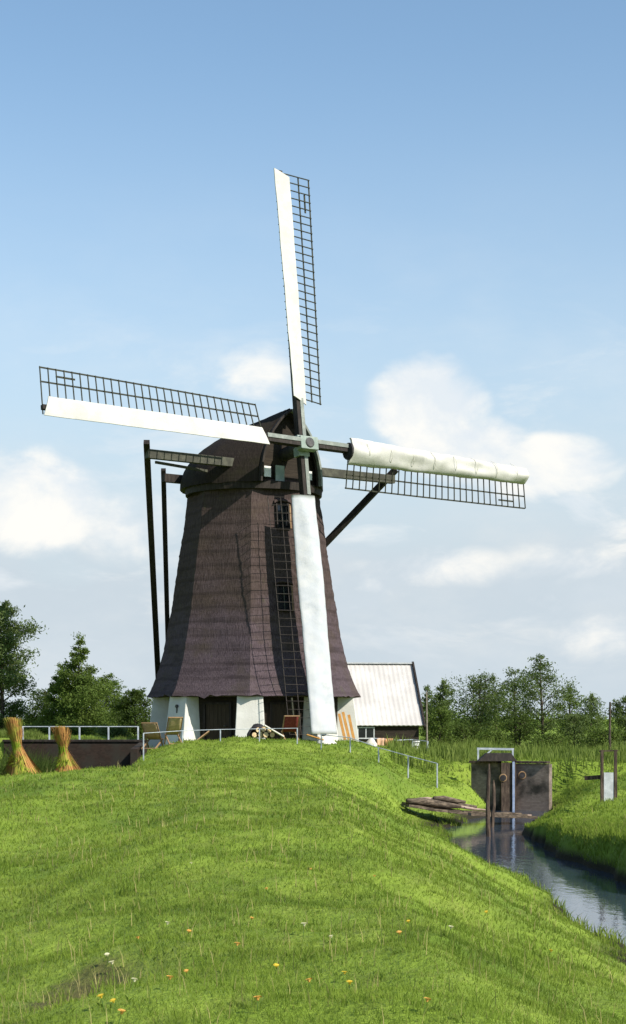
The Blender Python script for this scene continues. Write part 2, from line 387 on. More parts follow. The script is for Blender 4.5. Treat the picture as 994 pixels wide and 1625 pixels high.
# ------------------------------------------------------------------ ground, water
xs = np.unique(np.concatenate([np.linspace(-3000,-120,14), np.linspace(-120,-24,28), np.linspace(-24,-12,26), np.linspace(-12,14,190), np.linspace(14,30,30), np.linspace(30,120,26), np.linspace(120,3000,14)]))
ys = np.unique(np.concatenate([np.linspace(-400,-8,14), np.linspace(-8,6,20), np.linspace(6,30,130), np.linspace(30,60,120), np.linspace(60,86,170), np.linspace(86,130,50), np.linspace(130,5000,24)]))
GX, GY = np.meshgrid(xs, ys); V = np.stack([GX, GY, H(GX, GY)], -1).reshape(-1, 3)
nx, ny = len(xs), len(ys); i = np.arange(ny-1)[:,None]*nx+np.arange(nx-1)[None,:]
Q = np.stack([i, i+1, i+1+nx, i+nx], -1).reshape(-1, 4)
ground = npmesh('ground', V, Q, None, M['grass_ground'], smooth=True); tag(ground, kind='structure')
wy = np.linspace(2, 75.4, 60); rows = []
for y in wy:
    c = float(np.interp(y, CY, CX)); rows.append([Vector((c+t, y, WATER)) for t in (-2.3,-1.2,0,1.2,1.9)])
wb = MB(); wb.grid(rows); wo = wb.build('canal_water', M['water']); tag(wo, kind='structure')

# ------------------------------------------------------------------ the windmill
AX, AY = -2.9, 83.2; G0 = float(H(AX, AY))
mill = empty('windmill', (AX, AY, G0), 'tall octagonal thatched windmill with four white canvas sails on a grassy mound', 'windmill')
def pol(th, r, z): return Vector((AX+math.sin(th)*r, AY-math.cos(th)*r, z))
PZ = [2.85,3.05,3.5,4.27,5.1,6.1,7.6,9.2,10.8,12.3,13.1]; PR = [5.24,5.11,4.89,4.62,4.40,4.20,3.94,3.70,3.46,3.25,3.16]
def rad(z): return float(np.interp(z, PZ, PR))
def oct_r(R, th):
    t = (th+R_(22.5)) % R_(45) - R_(22.5)          # corner at t = 0
    t2 = R_(22.5)-abs(t); flat = R*math.cos(R_(22.5))/math.cos(t2)
    return flat
rows = []; NZ = 92; NT_ = 96
for j in range(NZ):
    z = 2.85+(13.1-2.85)*j/(NZ-1); rz = rad(z)
    c = (z*1.55) % 1.0; step = .022*(1-c)*(1 if z > 5 else .4)
    row = []
    for k in range(NT_):
        th = 6.28318*k/NT_; nn = .010*math.sin(th*9+z*1.7)+.008*math.sin(th*23-z*3.1)+rng.normal(0,.006)
        zz = z+(.02*math.sin(th*31)+rng.normal(0,.035) if j == 0 else 0)
        row.append(pol(th, oct_r(rz, th)+step+nn, zz))
    rows.append(row)
under = [[pol(6.28318*k/NT_, oct_r(4.2, 6.28318*k/NT_), 3.0) for k in range(NT_)], [pol(6.28318*k/NT_, oct_r(4.95, 6.28318*k/NT_), 2.80) for k in range(NT_)]]
b = MB(); b.grid(under+rows, True); tb_ = b.build('thatched_body', M['thatch'], mill, smooth=True); tb_.data.set_sharp_from_angle(angle=R_(24))
# boarded base wall, doors, brick piers
b = MB(); b.grid([[pol(R_(22.5*0+45*k), 4.35, z) for k in range(8)] for z in (G0-.5, 3.05)], True); bw = b.build('base_wall', M['board_wall'], mill)
for fa, hw in ((-22.5, .62), (22.5, .62)):
    nf = Vector((math.sin(R_(fa)), -math.cos(R_(fa)), 0)); tf = Vector((math.cos(R_(fa)), math.sin(R_(fa)), 0)); ap = 4.35*math.cos(R_(22.5))
    c = Vector((AX, AY, 0))+nf*(ap+.03); z0, z1 = G0+.05, 2.45
    d = MB()
    for q in range(6):
        s0 = -hw+q*hw/3+.006; s1 = s0+hw/3-.012; p = [c+tf*s0, c+tf*s1, c+tf*s1-nf*.05, c+tf*s0-nf*.05]
        d.hexa([Vector((u.x,u.y,z0)) for u in p]+[Vector((u.x,u.y,z1)) for u in p])
    do = d.build('door', simple('door_planks', (.035,.024,.015), (.06,.042,.028), 3, .7, sc=(4,4,.5)), mill)
    fr = MB()
    for s in (-hw-.06, hw+.06): fr.beam(Vector((0,0,z0))+c+tf*s+nf*.03, Vector((0,0,z1+.1))+c+tf*s+nf*.03, .11, .11, nf)
    fr.beam(Vector((0,0,z1+.05))+c-tf*hw+nf*.03, Vector((0,0,z1+.05))+c+tf*hw+nf*.03, .10, .10); fr.build('frame', M['dark_wood'], do)
    hd = MB(); hd.tube([c+tf*(hw-.15)+nf*.02+Vector((0,0,1.45)), c+tf*(hw-.15)+nf*.1+Vector((0,0,1.45)), c+tf*(hw-.28)+nf*.1+Vector((0,0,1.45))], .018, 6); hd.build('handle', M['iron'], do)
for k in range(8):
    a = R_(45*k); n_ = Vector((math.sin(a), -math.cos(a), 0)); t_ = Vector((math.cos(a), math.sin(a), 0)); c = Vector((AX, AY, 0)); b = MB()
    zs = np.linspace(G0-.6, 2.98, 7); rows = []
    for z in zs:
        f = (z-G0)/(2.98-G0); ro = 5.14-.30*f; hw = .70-.11*f
        rows.append([c+t_*s*hw+n_*r+Vector((0,0,z)) for s, r in ((-1,3.9),(-1,ro),(1,ro),(1,3.9))])
    b.grid(rows, True); n0 = len(rows[0]); b.f.append((0,1,2,3)); b.f.append(tuple(range(len(b.v)-4, len(b.v))))
    pr = b.build('brick_pier', M['lime_wash'], mill, bevel=.03)
    if k == 7:
        an = MB(); q = c+n_*4.96+t_*.05+Vector((0,0,2.25)); an.beam(q+Vector((0,0,-.2)), q+Vector((0,0,.2)), .05, .05, n_); an.tube([q-n_*.03+Vector((0,0,.12)), q+n_*.05+Vector((0,0,.12))], .08, 10)
        an.build('wall_anchor', M['iron'], pr)
# windows in the thatch
def face_pt(s, z, off=0.):
    nf = Vector((math.sin(R_(22.5)), -math.cos(R_(22.5)), 0)); tf = Vector((math.cos(R_(22.5)), math.sin(R_(22.5)), 0))
    return Vector((AX, AY, 0))+nf*(rad(z)*math.cos(R_(22.5))+.05+off)+tf*s+Vector((0,0,z))
for sc, zc, hw, hh in ((.27, 11.35, .30, .58), (.12, 7.45, .33, .60)):
    q = lambda s, z, o: face_pt(sc+s, zc+z, o)
    p = MB(); p.hexa([q(-hw,-hh,-.1), q(hw,-hh,-.1), q(hw,-hh,-.25), q(-hw,-hh,-.25), q(-hw,hh,-.1), q(hw,hh,-.1), q(hw,hh,-.25), q(-hw,hh,-.25)])
    fr = MB(); nrm = (q(0,0,1)-q(0,0,0)).normalized(); o = .03
    for s in (-hw, hw): fr.beam(q(s,-hh,o), q(s,hh,o), .07, .14, nrm)
    for z in (-hh, hh): fr.beam(q(-hw,z,o), q(hw,z,o), .07, .14, nrm)
    wf = fr.build('window', M['dark_wood'], mill)
    # glass just proud of the thatch, inside the frame
    p = MB(); p.hexa([q(-hw+.03,-hh+.03,.012), q(hw-.03,-hh+.03,.012), q(hw-.03,-hh+.03,-.05), q(-hw+.03,-hh+.03,-.05), q(-hw+.03,hh-.03,.012), q(hw-.03,hh-.03,.012), q(hw-.03,hh-.03,-.05), q(-hw+.03,hh-.03,-.05)])
    p.build('pane', M['glass'], wf)
    gb = MB(); gb.beam(q(0,-hh,.03), q(0,hh,.03), .035, .04, nrm)
    for z in (-hh/3, hh/3): gb.beam(q(-hw,z,.032), q(hw,z,.032), .03, .04, nrm)
    gb.build('glazing_bars', M['spar_wood'], wf)
    rv = MB(); rv.beam(q(hw+.07,-hh,.03), q(hw+.07,hh,.03), .06, .12, nrm); rv.build('reveal_board', M['tan_wood'], wf)
    hd = MB(); rows = []
    for kk in range(13):
        t = math.pi*kk/12; s = -math.cos(t)*(hw+.12); z = hh+.02+math.sin(t)*.14
        rows.append([q(s,z-.05,-.03), q(s,z-.03,.14), q(s,z+.06,.12), q(s,z+.13,-.03)])
    hd.grid(rows); hd.build('thatch_hood', M['thatch'], wf, smooth=True)
# cap
PSI = R_(36.0); NH = Vector((math.sin(PSI), -math.cos(PSI), 0)); HH = Vector((math.cos(PSI), math.sin(PSI), 0)); A0 = Vector((AX, AY, 0))
def cp(a, s, z): return A0+NH*a+HH*s+Vector((0,0,z))
b = MB(); ring = []
for z, r in ((12.62,3.2),(12.62,3.33),(12.98,3.36),(12.98,3.0)): ring.append([pol(6.28318*k/48, r, z) for k in range(48)])
b.grid(ring, True); b.build('curb_ring', M['dark_wood'], mill, smooth=False)
wa = [-3.55,-3.45,-3.2,-2.8,-2,-1,0,1,2,2.6,3.05]; ww = [.05,.75,1.6,2.35,3.0,3.38,3.52,3.36,2.75,2.25,1.85]
za = [-3.55,-3.35,-3.0,-2.4,-1.5,0,1.2,2.6,3.05]; zz = [13.4,14.4,15.1,15.55,15.85,16.12,16.3,16.48,16.52]
aa = np.unique(np.concatenate([np.linspace(-3.55,-2.4,16), np.linspace(-2.4,3.05,30)])); rows = []; ZB = 12.92
def cap_row(a, shrink=0.):
    wv = float(np.interp(a, wa, ww))-shrink; zt = float(np.interp(a, za, zz))-shrink; row = []
    for k in range(31):
        t = k/30*2-1; u = abs(t)
        # u = 1 at the eaves, 0 at the ridge: steep convex sides with a soft ridge
        sfr = math.sin(u*math.pi/2)**.92; hfr = math.cos(u*math.pi/2)**.86
        hfr = .38*hfr+.62*(1-u)
        row.append(cp(a, (1 if t > 0 else -1)*wv*sfr, ZB+(zt-ZB)*hfr+rng.normal(0,.012)))
    return row
rows = [cap_row(a) for a in aa]
b = MB(); b.grid(rows); n_ = len(rows[0])
rim = [[v for v in cap_row(3.05)], [v for v in cap_row(3.05, .28)], [v for v in cap_row(2.6, .28)]]
b.grid(rim)
b.build('cap', M['cap_thatch'], mill, smooth=True)
cap_ob = bpy.data.objects['cap']
fl = MB(); fl.add([cp(a, s, ZB+.02) for a, s in [(x, float(np.interp(x, wa, ww))) for x in aa]+[(x, -float(np.interp(x, wa, ww))) for x in aa[::-1]]], [tuple(range(2*len(aa)))])
fl.build('cap_floor', M['dark_wood'], cap_ob)
fp = MB(); fp.add(cap_row(2.72, .1), [tuple(range(31))]); fp.build('front_boarding', M['board_wall'], cap_ob)
for sgn in (1, -1):
    bb = MB(); r0 = cap_row(3.1, .10); half = r0[15:] if sgn > 0 else r0[15::-1]
    for i_ in range(len(half)-1): bb.beam(half[i_], half[i_+1], .10, .34, NH)
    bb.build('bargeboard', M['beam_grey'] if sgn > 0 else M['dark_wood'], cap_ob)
bd = MB()                                         # pale name board under the front, green weather boards each side
bd.box(cp(3.0,-1.25,13.42), (.38,.06,.5), Matrix.Rotation(PSI,3,'Z')); bd.build('weather_board', M['white_paint'], cap_ob)
bd = MB(); bd.box(cp(3.0,1.15,13.42), (.34,.06,.42), Matrix.Rotation(PSI,3,'Z')); bd.build('weather_board', M['white_paint'], cap_ob)
bd = MB(); bd.box(cp(3.02,-.55,13.3), (.5,.06,.9), Matrix.Rotation(PSI,3,'Z')); bd.build('weather_board', M['green_grey'], cap_ob)
# tail gear
ZS = 13.85
b = MB(); b.beam(cp(1.9,-7.15,ZS), cp(1.9,7.2,ZS), .34, .40); b.build('long_tail_beam', M['spar_wood'], mill)
b = MB(); b.beam(cp(-2.5,-3.65,13.55), cp(-2.5,3.65,13.55), .34, .40); b.build('short_tail_beam', M['dark_wood'], mill)
foot = cp(-8.5, 0, 2.3)
b = MB(); b.beam(cp(-3.1,0,13.7), cp(-8.75,0,1.2), .44, .44, w2=.38, h2=.38); b.build('tail_pole', M['dark_wood'], mill)
for s in (-6.95, 6.95):
    b = MB(); d = (foot-cp(1.9,s,ZS)).normalized(); off = -NH*.30
    b.beam(cp(1.9,s,ZS)+off-d*.75, foot+HH*(.25 if s > 0 else -.25), .27, .30); b.build('long_brace', M['dark_wood'], mill)
for s in (-3.45, 3.45):
    b = MB(); t = cp(-2.5,s,13.55)-NH*.28; e = cp(-7.6,0,4.2)+HH*(.25 if s > 0 else -.25); d = (e-t).normalized(); b.beam(t-d*.5, e, .23, .25); b.build('short_brace', M['dark_wood'], mill)
b = MB(); b.beam(cp(1.75,-6.6,ZS-.32), cp(.9,-3.1,ZS-.35), .09, .12); b.build('tie_beam', M['spar_wood'], mill)
# winch at the foot of the tail
b = MB(); wc = cp(-8.7,0,1.75); b.tube([wc-HH*.55, wc+HH*.55], .14, 12)
for q in range(8):
    t = 6.283*q/8; e = NH*math.cos(t)*.75+Vector((0,0,math.sin(t)*.75)); b.beam(wc+HH*.5, wc+HH*.5+e, .05, .06)
b.build('winch', M['spar_wood'], mill)
# sails
TL, RHO = R_(8.95), R_(-1.06)
HUB = Vector((-.42, 79.6, 14.575))
nn = NH*math.cos(TL)+Vector((0,0,math.sin(TL))); uu = nn.cross(HH); uu = uu if uu.z > 0 else -uu
b = MB(); b.tube([HUB-nn*2.6, HUB-nn*.8, HUB-nn*.75, HUB+nn*.50, HUB+nn*.52], [.30,.33,.36,.24,.20], 16); b.build('windshaft', M['iron'], mill, smooth=False)
b = MB()
for o in (-.25, .25): b.beam(HUB+nn*o-uu*.5, HUB+nn*o+uu*.5, .62, .44, nn) if o < 0 else b.beam(HUB+nn*o-HH*.5, HUB+nn*o+HH*.5, .62, .44, nn)
b.build('poll_end', M['green_grey'], mill, bevel=.03)
RI, RO = 2.35, 13.7
def make_sail(kind, ang, off, s0, s1, fold, seed):
    e = (HH*math.cos(ang)+uu*math.sin(ang)).normalized(); l = (-HH*math.sin(ang)+uu*math.cos(ang)).normalized()
    O = HUB+nn*off; rg = np.random.default_rng(seed)
    def q(r, s, o=0.):                                       # along the arm, towards the trailing edge, out to the front
        tw = R_(13)*(RO-r)/(RO-RI)+R_(1.5)
        return O+e*r+(-l*math.cos(tw)-nn*math.sin(tw))*s+nn*o
    sb = MB(); sb.beam(O+e*.2, O+e*RO, .36, .36, nn, .20, .20); root = sb.build('sail', M['dark_wood'], mill)
    # pale board along one side of the bare inner arm, side set per sail
    pb = MB(); sg_ = 1 if math.degrees(ang) % 360 > 45 and math.degrees(ang) % 360 < 225 else -1; pb.beam(O+e*.5+nn*.02-l*.11*sg_, O+e*2.34+nn*.02-l*.11*sg_, .19, .38, nn); pb.build('arm_casing', M['beam_grey'], root)
    dn = 225 < math.degrees(ang) % 360 < 315; th_ = .016 if dn else .042; lm = M['lath_faded'] if dn else M['lath']; fb = MB(); n = 29
    for i in range(n+1):
        r = RI+.1+(RO-RI-.15)*i/n; fb.beam(q(r,-.30,-.03), q(r,1.82,-.03), th_, th_, nn)
    fb.build('lattice_bars', lm, root)
    for s in (1.17, 1.80):
        h = MB()
        for i in range(12):
            ra, rb = RI+.08+(RO-RI-.13)*i/12, RI+.08+(RO-RI-.13)*(i+1)/12; h.beam(q(ra,s,-.085), q(rb,s,-.085), .028 if dn else .066, .025 if dn else .03, nn)
        h.build('lattice_rail', lm, root)
    k = MB(); k.beam(q(RO-.45-.38,1.5,-.09), q(RO-.45-1.3,1.5,-.09), .07, .05, nn); k.build('handling_lath', M['lath'], root)
    if kind == 'board':
        c = MB(); nr, ns = 44, 8; rows = []
        for i in range(nr):
            r = RI+(RO-RI)*i/(nr-1); rows.append([])
            wv = 1+.02*math.sin(r*1.3+seed)+.012*math.sin(r*4.1+seed*2)
            for j in range(ns):
                t = j/(ns-1); s = s0+(s1-s0)*t; rows[-1].append(q(r-(.28*t if i in (0,nr-1) else 0)+(0.5*t*(1 if ang > 2 and i == 0 else 0)), s, .225-.06*(r-RI)/(RO-RI)+.025*math.sin(math.pi*t)**.7+.012*math.sin(r*1.7+seed)+.008*math.sin(r*4.3)))
        front = rows; back = [[v-nn*.05 for v in r_] for r_ in rows]
    else:
        c = MB(); nr, ns = 64, 14; rows = []; ph = rg.uniform(0,6.28,6)
        for i in range(nr):
            r = RI+.05+(RO-RI-.1)*i/(nr-1); rows.append([])
            w1 = (.02 if fold == 'roll' else .006)*math.sin(r*2.1+ph[0]); taper = 1-.22*(r-RI)/(RO-RI)*(1 if fold == 'roll' else .15)
            for j in range(ns):
                t = j/(ns-1); s0_ = s0*(1-.5*(r-RI)/(RO-RI)) if fold == 'roll' else s0*(.62+.38*(r-RI)/(RO-RI)); s = s0_+(s1*taper-s0_)*t+w1*(t-.3)
                o = .14+(.26 if fold == 'roll' else .06)*math.sin(math.pi*min(1,t*1.02))**.6
                if fold != 'roll': rg0 = .5+.25*math.sin((r-RI)*.62+2.2); o += .09*(1-abs(t-rg0)/.6)
                am = .9 if fold == 'roll' else .30; o += am*(.03*math.sin(r*3.3+t*5+ph[2])+.03*math.sin(r*1.2-t*9+ph[3])+.026*math.sin(r*9.1+t*7+ph[4])+.05*math.sin(t*6.5+r*.5+ph[5])*math.sin(math.pi*t))
                rows[-1].append(q(r, s, o))
        front = rows; back = [[v-nn*(.12 if fold == 'roll' else .05) for v in r_] for r_ in rows]
    loop = [f_+bk[::-1] for f_, bk in zip(front, back)]; c.grid(loop, True); m_ = len(loop[0]); c.f.append(tuple(range(m_))); c.f.append(tuple(range(len(c.v)-m_, len(c.v))))
    c.build('sailcloth', M['shade_tint_canvas'] if fold == 'flat' else M['sail_canvas'], root, smooth=(kind != 'board'))
    hm = MB(); se = s1-.03
    for i in range(1, 22): ra, rb = RI+(RO-RI)*i/23, RI+(RO-RI)*(i+1)/23; hm.beam(q(ra,-.18,-.055), q(rb,-.18,-.055), .09, .03, nn)
    hm.build('leading_board', M['lath'], root)
    if kind == 'roll' and fold == 'roll':
        for r in np.linspace(RI+.9, RO-1.0, 8):
            tc = MB(); tc.tube([q(r,-.40,.10), q(r+.05,-.22,.36), q(r+.1,.02,.49), q(r+.14,.26,.46), q(r+.18,.46,.30), q(r+.2,.56,.05)], .012, 5); tc.build('tie_cord', M['pale_cloth'], root)
        d = MB(); d.tube([q(RI-.05,.12,.1), q(RI+.02,.12,.1)], [.40,.42], 14); d.build('cloth_end', M['tarp'], root)
    return root
make_sail('board', R_(90)+RHO, -.25, -.42, .46, None, 1)
make_sail('board', R_(180)+RHO, .25, -.40, .46, None, 2)
make_sail('roll', RHO, .25, -.52, .72, 'roll', 3)
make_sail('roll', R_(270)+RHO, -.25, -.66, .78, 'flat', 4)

# ------------------------------------------------------------------ barn behind the mill
ER = P(673,1151,88.0); yaw = R_(6.6); ex = Vector((math.cos(yaw), math.sin(yaw), 0)); ey = Vector((-math.sin(yaw), math.cos(yaw), 0)); BL = 9.5
g1 = float(H(ER.x-2, ER.y+2))
barn = empty('barn', (ER.x-4, ER.y+2.5, g1), 'low dark boarded barn with a pale weathered roof behind the mill', 'barn')
def bp(x, y, z): return ER+ex*x+ey*y+Vector((0,0,z-ER.z))
ze, zr_, dep = ER.z, 4.72, 3.5
rb = MB(); rows = []; nc = 150
for i in range(nc):
    x = .0-BL*i/(nc-1); wv = .010*math.sin(i*1.6)
    rows.append([bp(x, t*dep-.0, ze+(zr_-ze)*t+wv+o_) for t, o_ in ((0,0),(.02,0),(.336,0),(.338,-.035),(.66,0),(.662,-.035),(1,0))])
rb.grid(rows); rows2 = [[bp(0.-BL*i/29, 2*dep-t*dep, ze+(zr_-ze)*t) for t in np.linspace(0,1,4)] for i in range(30)]; rb.grid(rows2)
ro = rb.build('roof', M['corrugated_roof'], barn); sm = ro.modifiers.new('Solid','SOLIDIFY'); sm.thickness = .05
rg_ = MB(); rg_.beam(bp(-BL,dep,zr_+.04), bp(.05,dep,zr_+.04), .28, .07); rg_.build('ridge_cap', M['panel_grey'], ro)
wl_ = MB(); zg = g1-.6
wl_.hexa([bp(-BL+.3,.22,zg), bp(-.22,.22,zg), bp(-.22,2*dep-.22,zg), bp(-BL+.3,2*dep-.22,zg), bp(-BL+.3,.22,ze+.15), bp(-.22,.22,ze+.15), bp(-.22,2*dep-.22,ze+.15), bp(-BL+.3,2*dep-.22,ze+.15)])
wl_.add([bp(-.22,.22,ze+.15), bp(-.22,2*dep-.22,ze+.15), bp(-.22,dep,zr_-.12)], [(0,1,2)])
wl_.build('wall', M['board_wall'], barn)
for y0, y1 in ((-.15, dep), (2*dep+.15, dep)):
    q = MB(); z0 = ze-.15*(zr_-ze)/dep; q.beam(bp(.03,y0,z0-.02), bp(.03,y1,zr_+.04), .09, .26); q.build('bargeboard', M['dark_wood'], barn)
wx = bp(-3.0,.2,1.05); fr = MB()
for dx in (-.42,.42): fr.beam(wx+ex*dx-ey*.02+Vector((0,0,-.28)), wx+ex*dx-ey*.02+Vector((0,0,.28)), .06, .06)
for dz in (-.28,.28): fr.beam(wx-ex*.45-ey*.02+Vector((0,0,dz)), wx+ex*.45-ey*.02+Vector((0,0,dz)), .06, .06)
fr.beam(wx-ey*.02+Vector((0,0,-.28)), wx-ey*.02+Vector((0,0,.28)), .04, .05)
wn = fr.build('window', M['panel_grey'], barn); pn = MB(); pn.box(wx-ey*.005, (.8,.03,.52), Matrix.Rotation(yaw,3,'Z')); pn.build('pane', M['glass'], wn)
# flue pole by the barn
pl = MB(); p0 = P(678,1180,90); pl.tube([Vector((p0.x,p0.y,-.4)), P(677,1098,90)], [.06,.045], 8); pl.build('pole', M['pale_bark'], None, org=(p0.x,p0.y,-.3)); tag(bpy.data.objects['pole'], 'thin pale wooden pole standing beside the barn gable', 'pole')

# ------------------------------------------------------------------ railings
def railing(name, label, pts, hts, r=.035, rails=(1.0,), group=None, mat_=None, start=None):
    x, y, _ = pts[0]; root = empty(name, (x, y, float(H(x, y))), label, 'railing', group)
    tops = []
    for (x, y, z), h in zip(pts, hts):
        b = MB(); b.beam(Vector((x,y,z-.35)), Vector((x,y,z+h)), 2*r, 2*r, (0,1,0)); b.build('post', mat_ or M['rail_paint'], root, bevel=.008); tops.append(Vector((x,y,z+h)))
    for fr_ in rails:
        for a, c in zip(range(len(pts)-1), range(1, len(pts))):
            b = MB(); pa = Vector((pts[a][0],pts[a][1],pts[a][2]+hts[a]*fr_+.01)); pb = Vector((pts[c][0],pts[c][1],pts[c][2]+hts[c]*fr_+.01)); d = (pb-pa).normalized()
            b.tube([pa-d*.03, pb+d*.03], r*.62, 8); b.build('rail', mat_ or M['rail_paint'], root)
    return root
def gp(px, Y, dz=0.): x = (px-497)*Y/F; return (x, Y, float(H(x, Y))+dz)
W0 = P(100,1176,76); W1 = P(231,1176,76)
railing('white_railing', 'white railing on top of the dark retaining wall left of the mill', [(P(x,1178,75.95).x, 76.05, .80) for x in (36,78,126,172,219)], [.62]*5)
def rp(px, y_top, y_ft, Y): return (P(px,y_ft,Y).x, Y, P(px,y_ft,Y).z), (y_ft-y_top)*Y/F
L = [rp(228,1164,1195,68), rp(290,1160,1180,71.5), rp(350,1158,1177,72.5), rp(412,1157,1178,73), rp(472,1156,1178,73)]
railing('white_railing', 'low white railing along the grass crest in front of the mill', [a for a, _ in L], [b_ for _, b_ in L], .024)
L = [rp(510,1166,1190,72), rp(556,1171,1198,71), rp(601,1187,1211,70), rp(648,1200,1223,69), rp(694,1212,1241,68)]
railing('white_railing', 'white railing running down the right slope of the mound', [a for a, _ in L], [b_ for _, b_ in L], .028)
L = [rp(594,1172,1192,82), rp(630,1175,1192,82), rp(655,1174,1192,83), rp(679,1177,1194,82)]
railing('white_railing', 'white railing with towels on it in front of the barn', [a for a, _ in L], [b_ for _, b_ in L], .035)

# ------------------------------------------------------------------ retaining wall, left
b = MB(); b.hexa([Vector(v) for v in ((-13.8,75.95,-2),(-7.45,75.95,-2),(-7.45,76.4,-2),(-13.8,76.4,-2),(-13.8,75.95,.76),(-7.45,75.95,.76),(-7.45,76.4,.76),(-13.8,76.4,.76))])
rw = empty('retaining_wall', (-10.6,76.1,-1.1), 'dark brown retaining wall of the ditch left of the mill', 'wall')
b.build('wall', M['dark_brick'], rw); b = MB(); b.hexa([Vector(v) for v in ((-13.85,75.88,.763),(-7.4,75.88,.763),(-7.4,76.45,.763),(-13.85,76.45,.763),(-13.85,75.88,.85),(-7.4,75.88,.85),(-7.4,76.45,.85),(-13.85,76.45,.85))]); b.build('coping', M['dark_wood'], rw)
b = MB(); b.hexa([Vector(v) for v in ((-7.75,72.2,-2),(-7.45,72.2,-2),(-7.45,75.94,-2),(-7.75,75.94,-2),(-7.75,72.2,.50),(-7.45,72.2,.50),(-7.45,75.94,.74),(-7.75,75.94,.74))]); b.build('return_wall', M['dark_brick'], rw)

# ------------------------------------------------------------------ stooks of reed
def stook(px, py, Y, h, label, lean, seed, spread):
    rg = np.random.default_rng(seed); base = P(px, py, Y); base.z = float(H(base.x, base.y))
    root = empty('reed_stook', base, label, 'stook', 'reed stooks on the meadow')
    wz = h*.62
    for nm, mt, n, sel in (('sheaf', M['straw'], 1700, 0), ('green_reeds', M['green_straw'], 170, 1)):
        a = rg.uniform(0,6.283,n) if not sel else rg.normal(R_(215),.7,n)
        u = rg.uniform(0,1,n)**.3 if not sel else rg.uniform(.85,1.05,n)
        lobe = .78+.30*np.abs(np.cos(a*1.5+seed))
        r0 = u*spread*lobe*rg.uniform(.85,1.12,n); r1 = u*.075+rg.normal(0,.022,n); r2 = u*.21*rg.uniform(.4,1.75,n)
        z2 = h*rg.uniform(.78,1.07,n) if not sel else h*rg.uniform(.55,.80,n)
        Z1 = wz*rg.uniform(.93,1.05,n) if not sel else z2*.6
        cx, sn = np.cos(a), np.sin(a); w_ = .012
        lx = lean
        def pt(r, z): return np.stack([base.x+cx*r+lx*(h-z)/h*.9-lx*.1*z, base.y+sn*r, base.z-.03+z], -1)
        if sel: p0, p1, p2 = pt(r0*.75, rg.uniform(.1,.5,n)*h), pt(r1*1.5+.05, Z1), pt(r1+.07, z2)
        else: p0, p1, p2 = pt(r0, 0*r0), pt(r1, Z1), pt(r2, z2)
        t = np.stack([-sn, cx, 0*cx], -1)*w_
        V = np.stack([p0-t, p0+t, p1-t*.8, p1+t*.8, p2-t*.4, p2+t*.4], 1).reshape(-1,3)
        i = np.arange(n)[:,None]*6; Q = np.concatenate([i+np.array([[0,1,3,2]]), i+np.array([[2,3,5,4]])])
        npmesh(nm, V, Q, None, mt, root)
    c = MB(); c.tube([base+Vector((math.cos(t)*.105+lean*.28, math.sin(t)*.105, wz-.03)) for t in np.linspace(0,6.283,17)], .018, 6); c.build('binding', M['tan_wood'], root)
stook(24,1240,54,2.02,'larger reed stook with flared foot at the left edge of the meadow',.36,5,.78)
stook(99,1237,55.5,1.70,'smaller reed stook standing right of the larger one',.22,9,.62)

# ------------------------------------------------------------------ yard clutter
def deck_chair(px, Y, rz, cm, label, h=.95, wdt=.62):
    x = (px-497)*Y/F; base = Vector((x, Y, float(H(x, Y)))); Rz = Matrix.Rotation(rz,3,'Z')
    root = empty('deck_chair', base, label, 'deck chair', 'deck chairs in the mill yard')
    q = lambda a, b_, c: base+Rz@Vector((a,b_,c))
    f = MB()
    for s in (-wdt/2, wdt/2):
        f.beam(q(s,.55,0), q(s,-.45,h), .05, .05); f.beam(q(s*.9,-.55,.0), q(s*.9,.55,.42), .05, .05)
    f.beam(q(-wdt/2,-.45,h), q(wdt/2,-.45,h), .05, .05); f.beam(q(-wdt/2,.55,.42), q(wdt/2,.55,.42), .05, .05); f.beam(q(-wdt/2,-.52,.03), q(wdt/2,-.52,.03), .04, .04)
    f.build('frame', M['tan_wood'], root)
    c = MB(); rows = []
    for k in range(14):
        t = k/13; yb = -.45+1.0*t; zb = h+(.42-h)*t-.20*math.sin(math.pi*t)**.9
        rows.append([q(s, yb+.01*math.sin(s*20), zb+.015*math.cos(s*9)) for s in np.linspace(-wdt/2+.03, wdt/2-.03, 6)])
    c.grid(rows); o = c.build('canvas', cm, root, smooth=True); sm = o.modifiers.new('Solid','SOLIDIFY'); sm.thickness = .012
    return root
# backs turned to the viewer: the sling's tall end faces us
deck_chair(242,73.2,R_(168+180+0),M['tan_canvas_two'],'tan canvas deck chair left of the other tan one by the railing',1.12,.66)
deck_chair(276,73.0,R_(195+180),M['tan_canvas'],'tan canvas deck chair right of its twin by the white pier',1.15,.60)
deck_chair(461,75.5,R_(10),M['red_canvas'],'dark red deck chair between the logs and the lower sail',1.12,.66)
# logs with a tarp and a pale board
hp = gp(415,75.5)
spots = [(-.42,0,.11,.12),(-.17,.05,.13,.14),(.11,0,.12,.13),(.38,.02,.11,.115),(-.28,.02,.33,.12),(0,0,.36,.12),(.25,.02,.31,.10)]
for i_, (dx, dy, dz, r) in enumerate(spots):
    c = Vector((hp[0]+dx, hp[1]+dy, hp[2]+dz+.12)); ax = Vector((.35+.1*math.sin(i_*2), -.9, .02)).normalized()
    o = MB(); pts = [c-ax*.35, c-ax*.1, c+ax*.35]; o.tube(pts, [r, r*1.05, r*.97], 11, cap=False); root = o.build('log', M['log_bark'], None, org=(c.x,c.y,c.z-r), smooth=True)
    e = MB(); e.tube([c+ax*.345, c+ax*.352], [r*.97, r*.90], 11); e.build('cut_end', M['log_end'], root); e = MB(); e.tube([c-ax*.345, c-ax*.352], [r*.97, r*.90], 11); e.build('cut_end', M['log_end'], root)
    tag(root, 'short split log in the heap before the white front pier', 'log', 'logs heaped by the front pier')
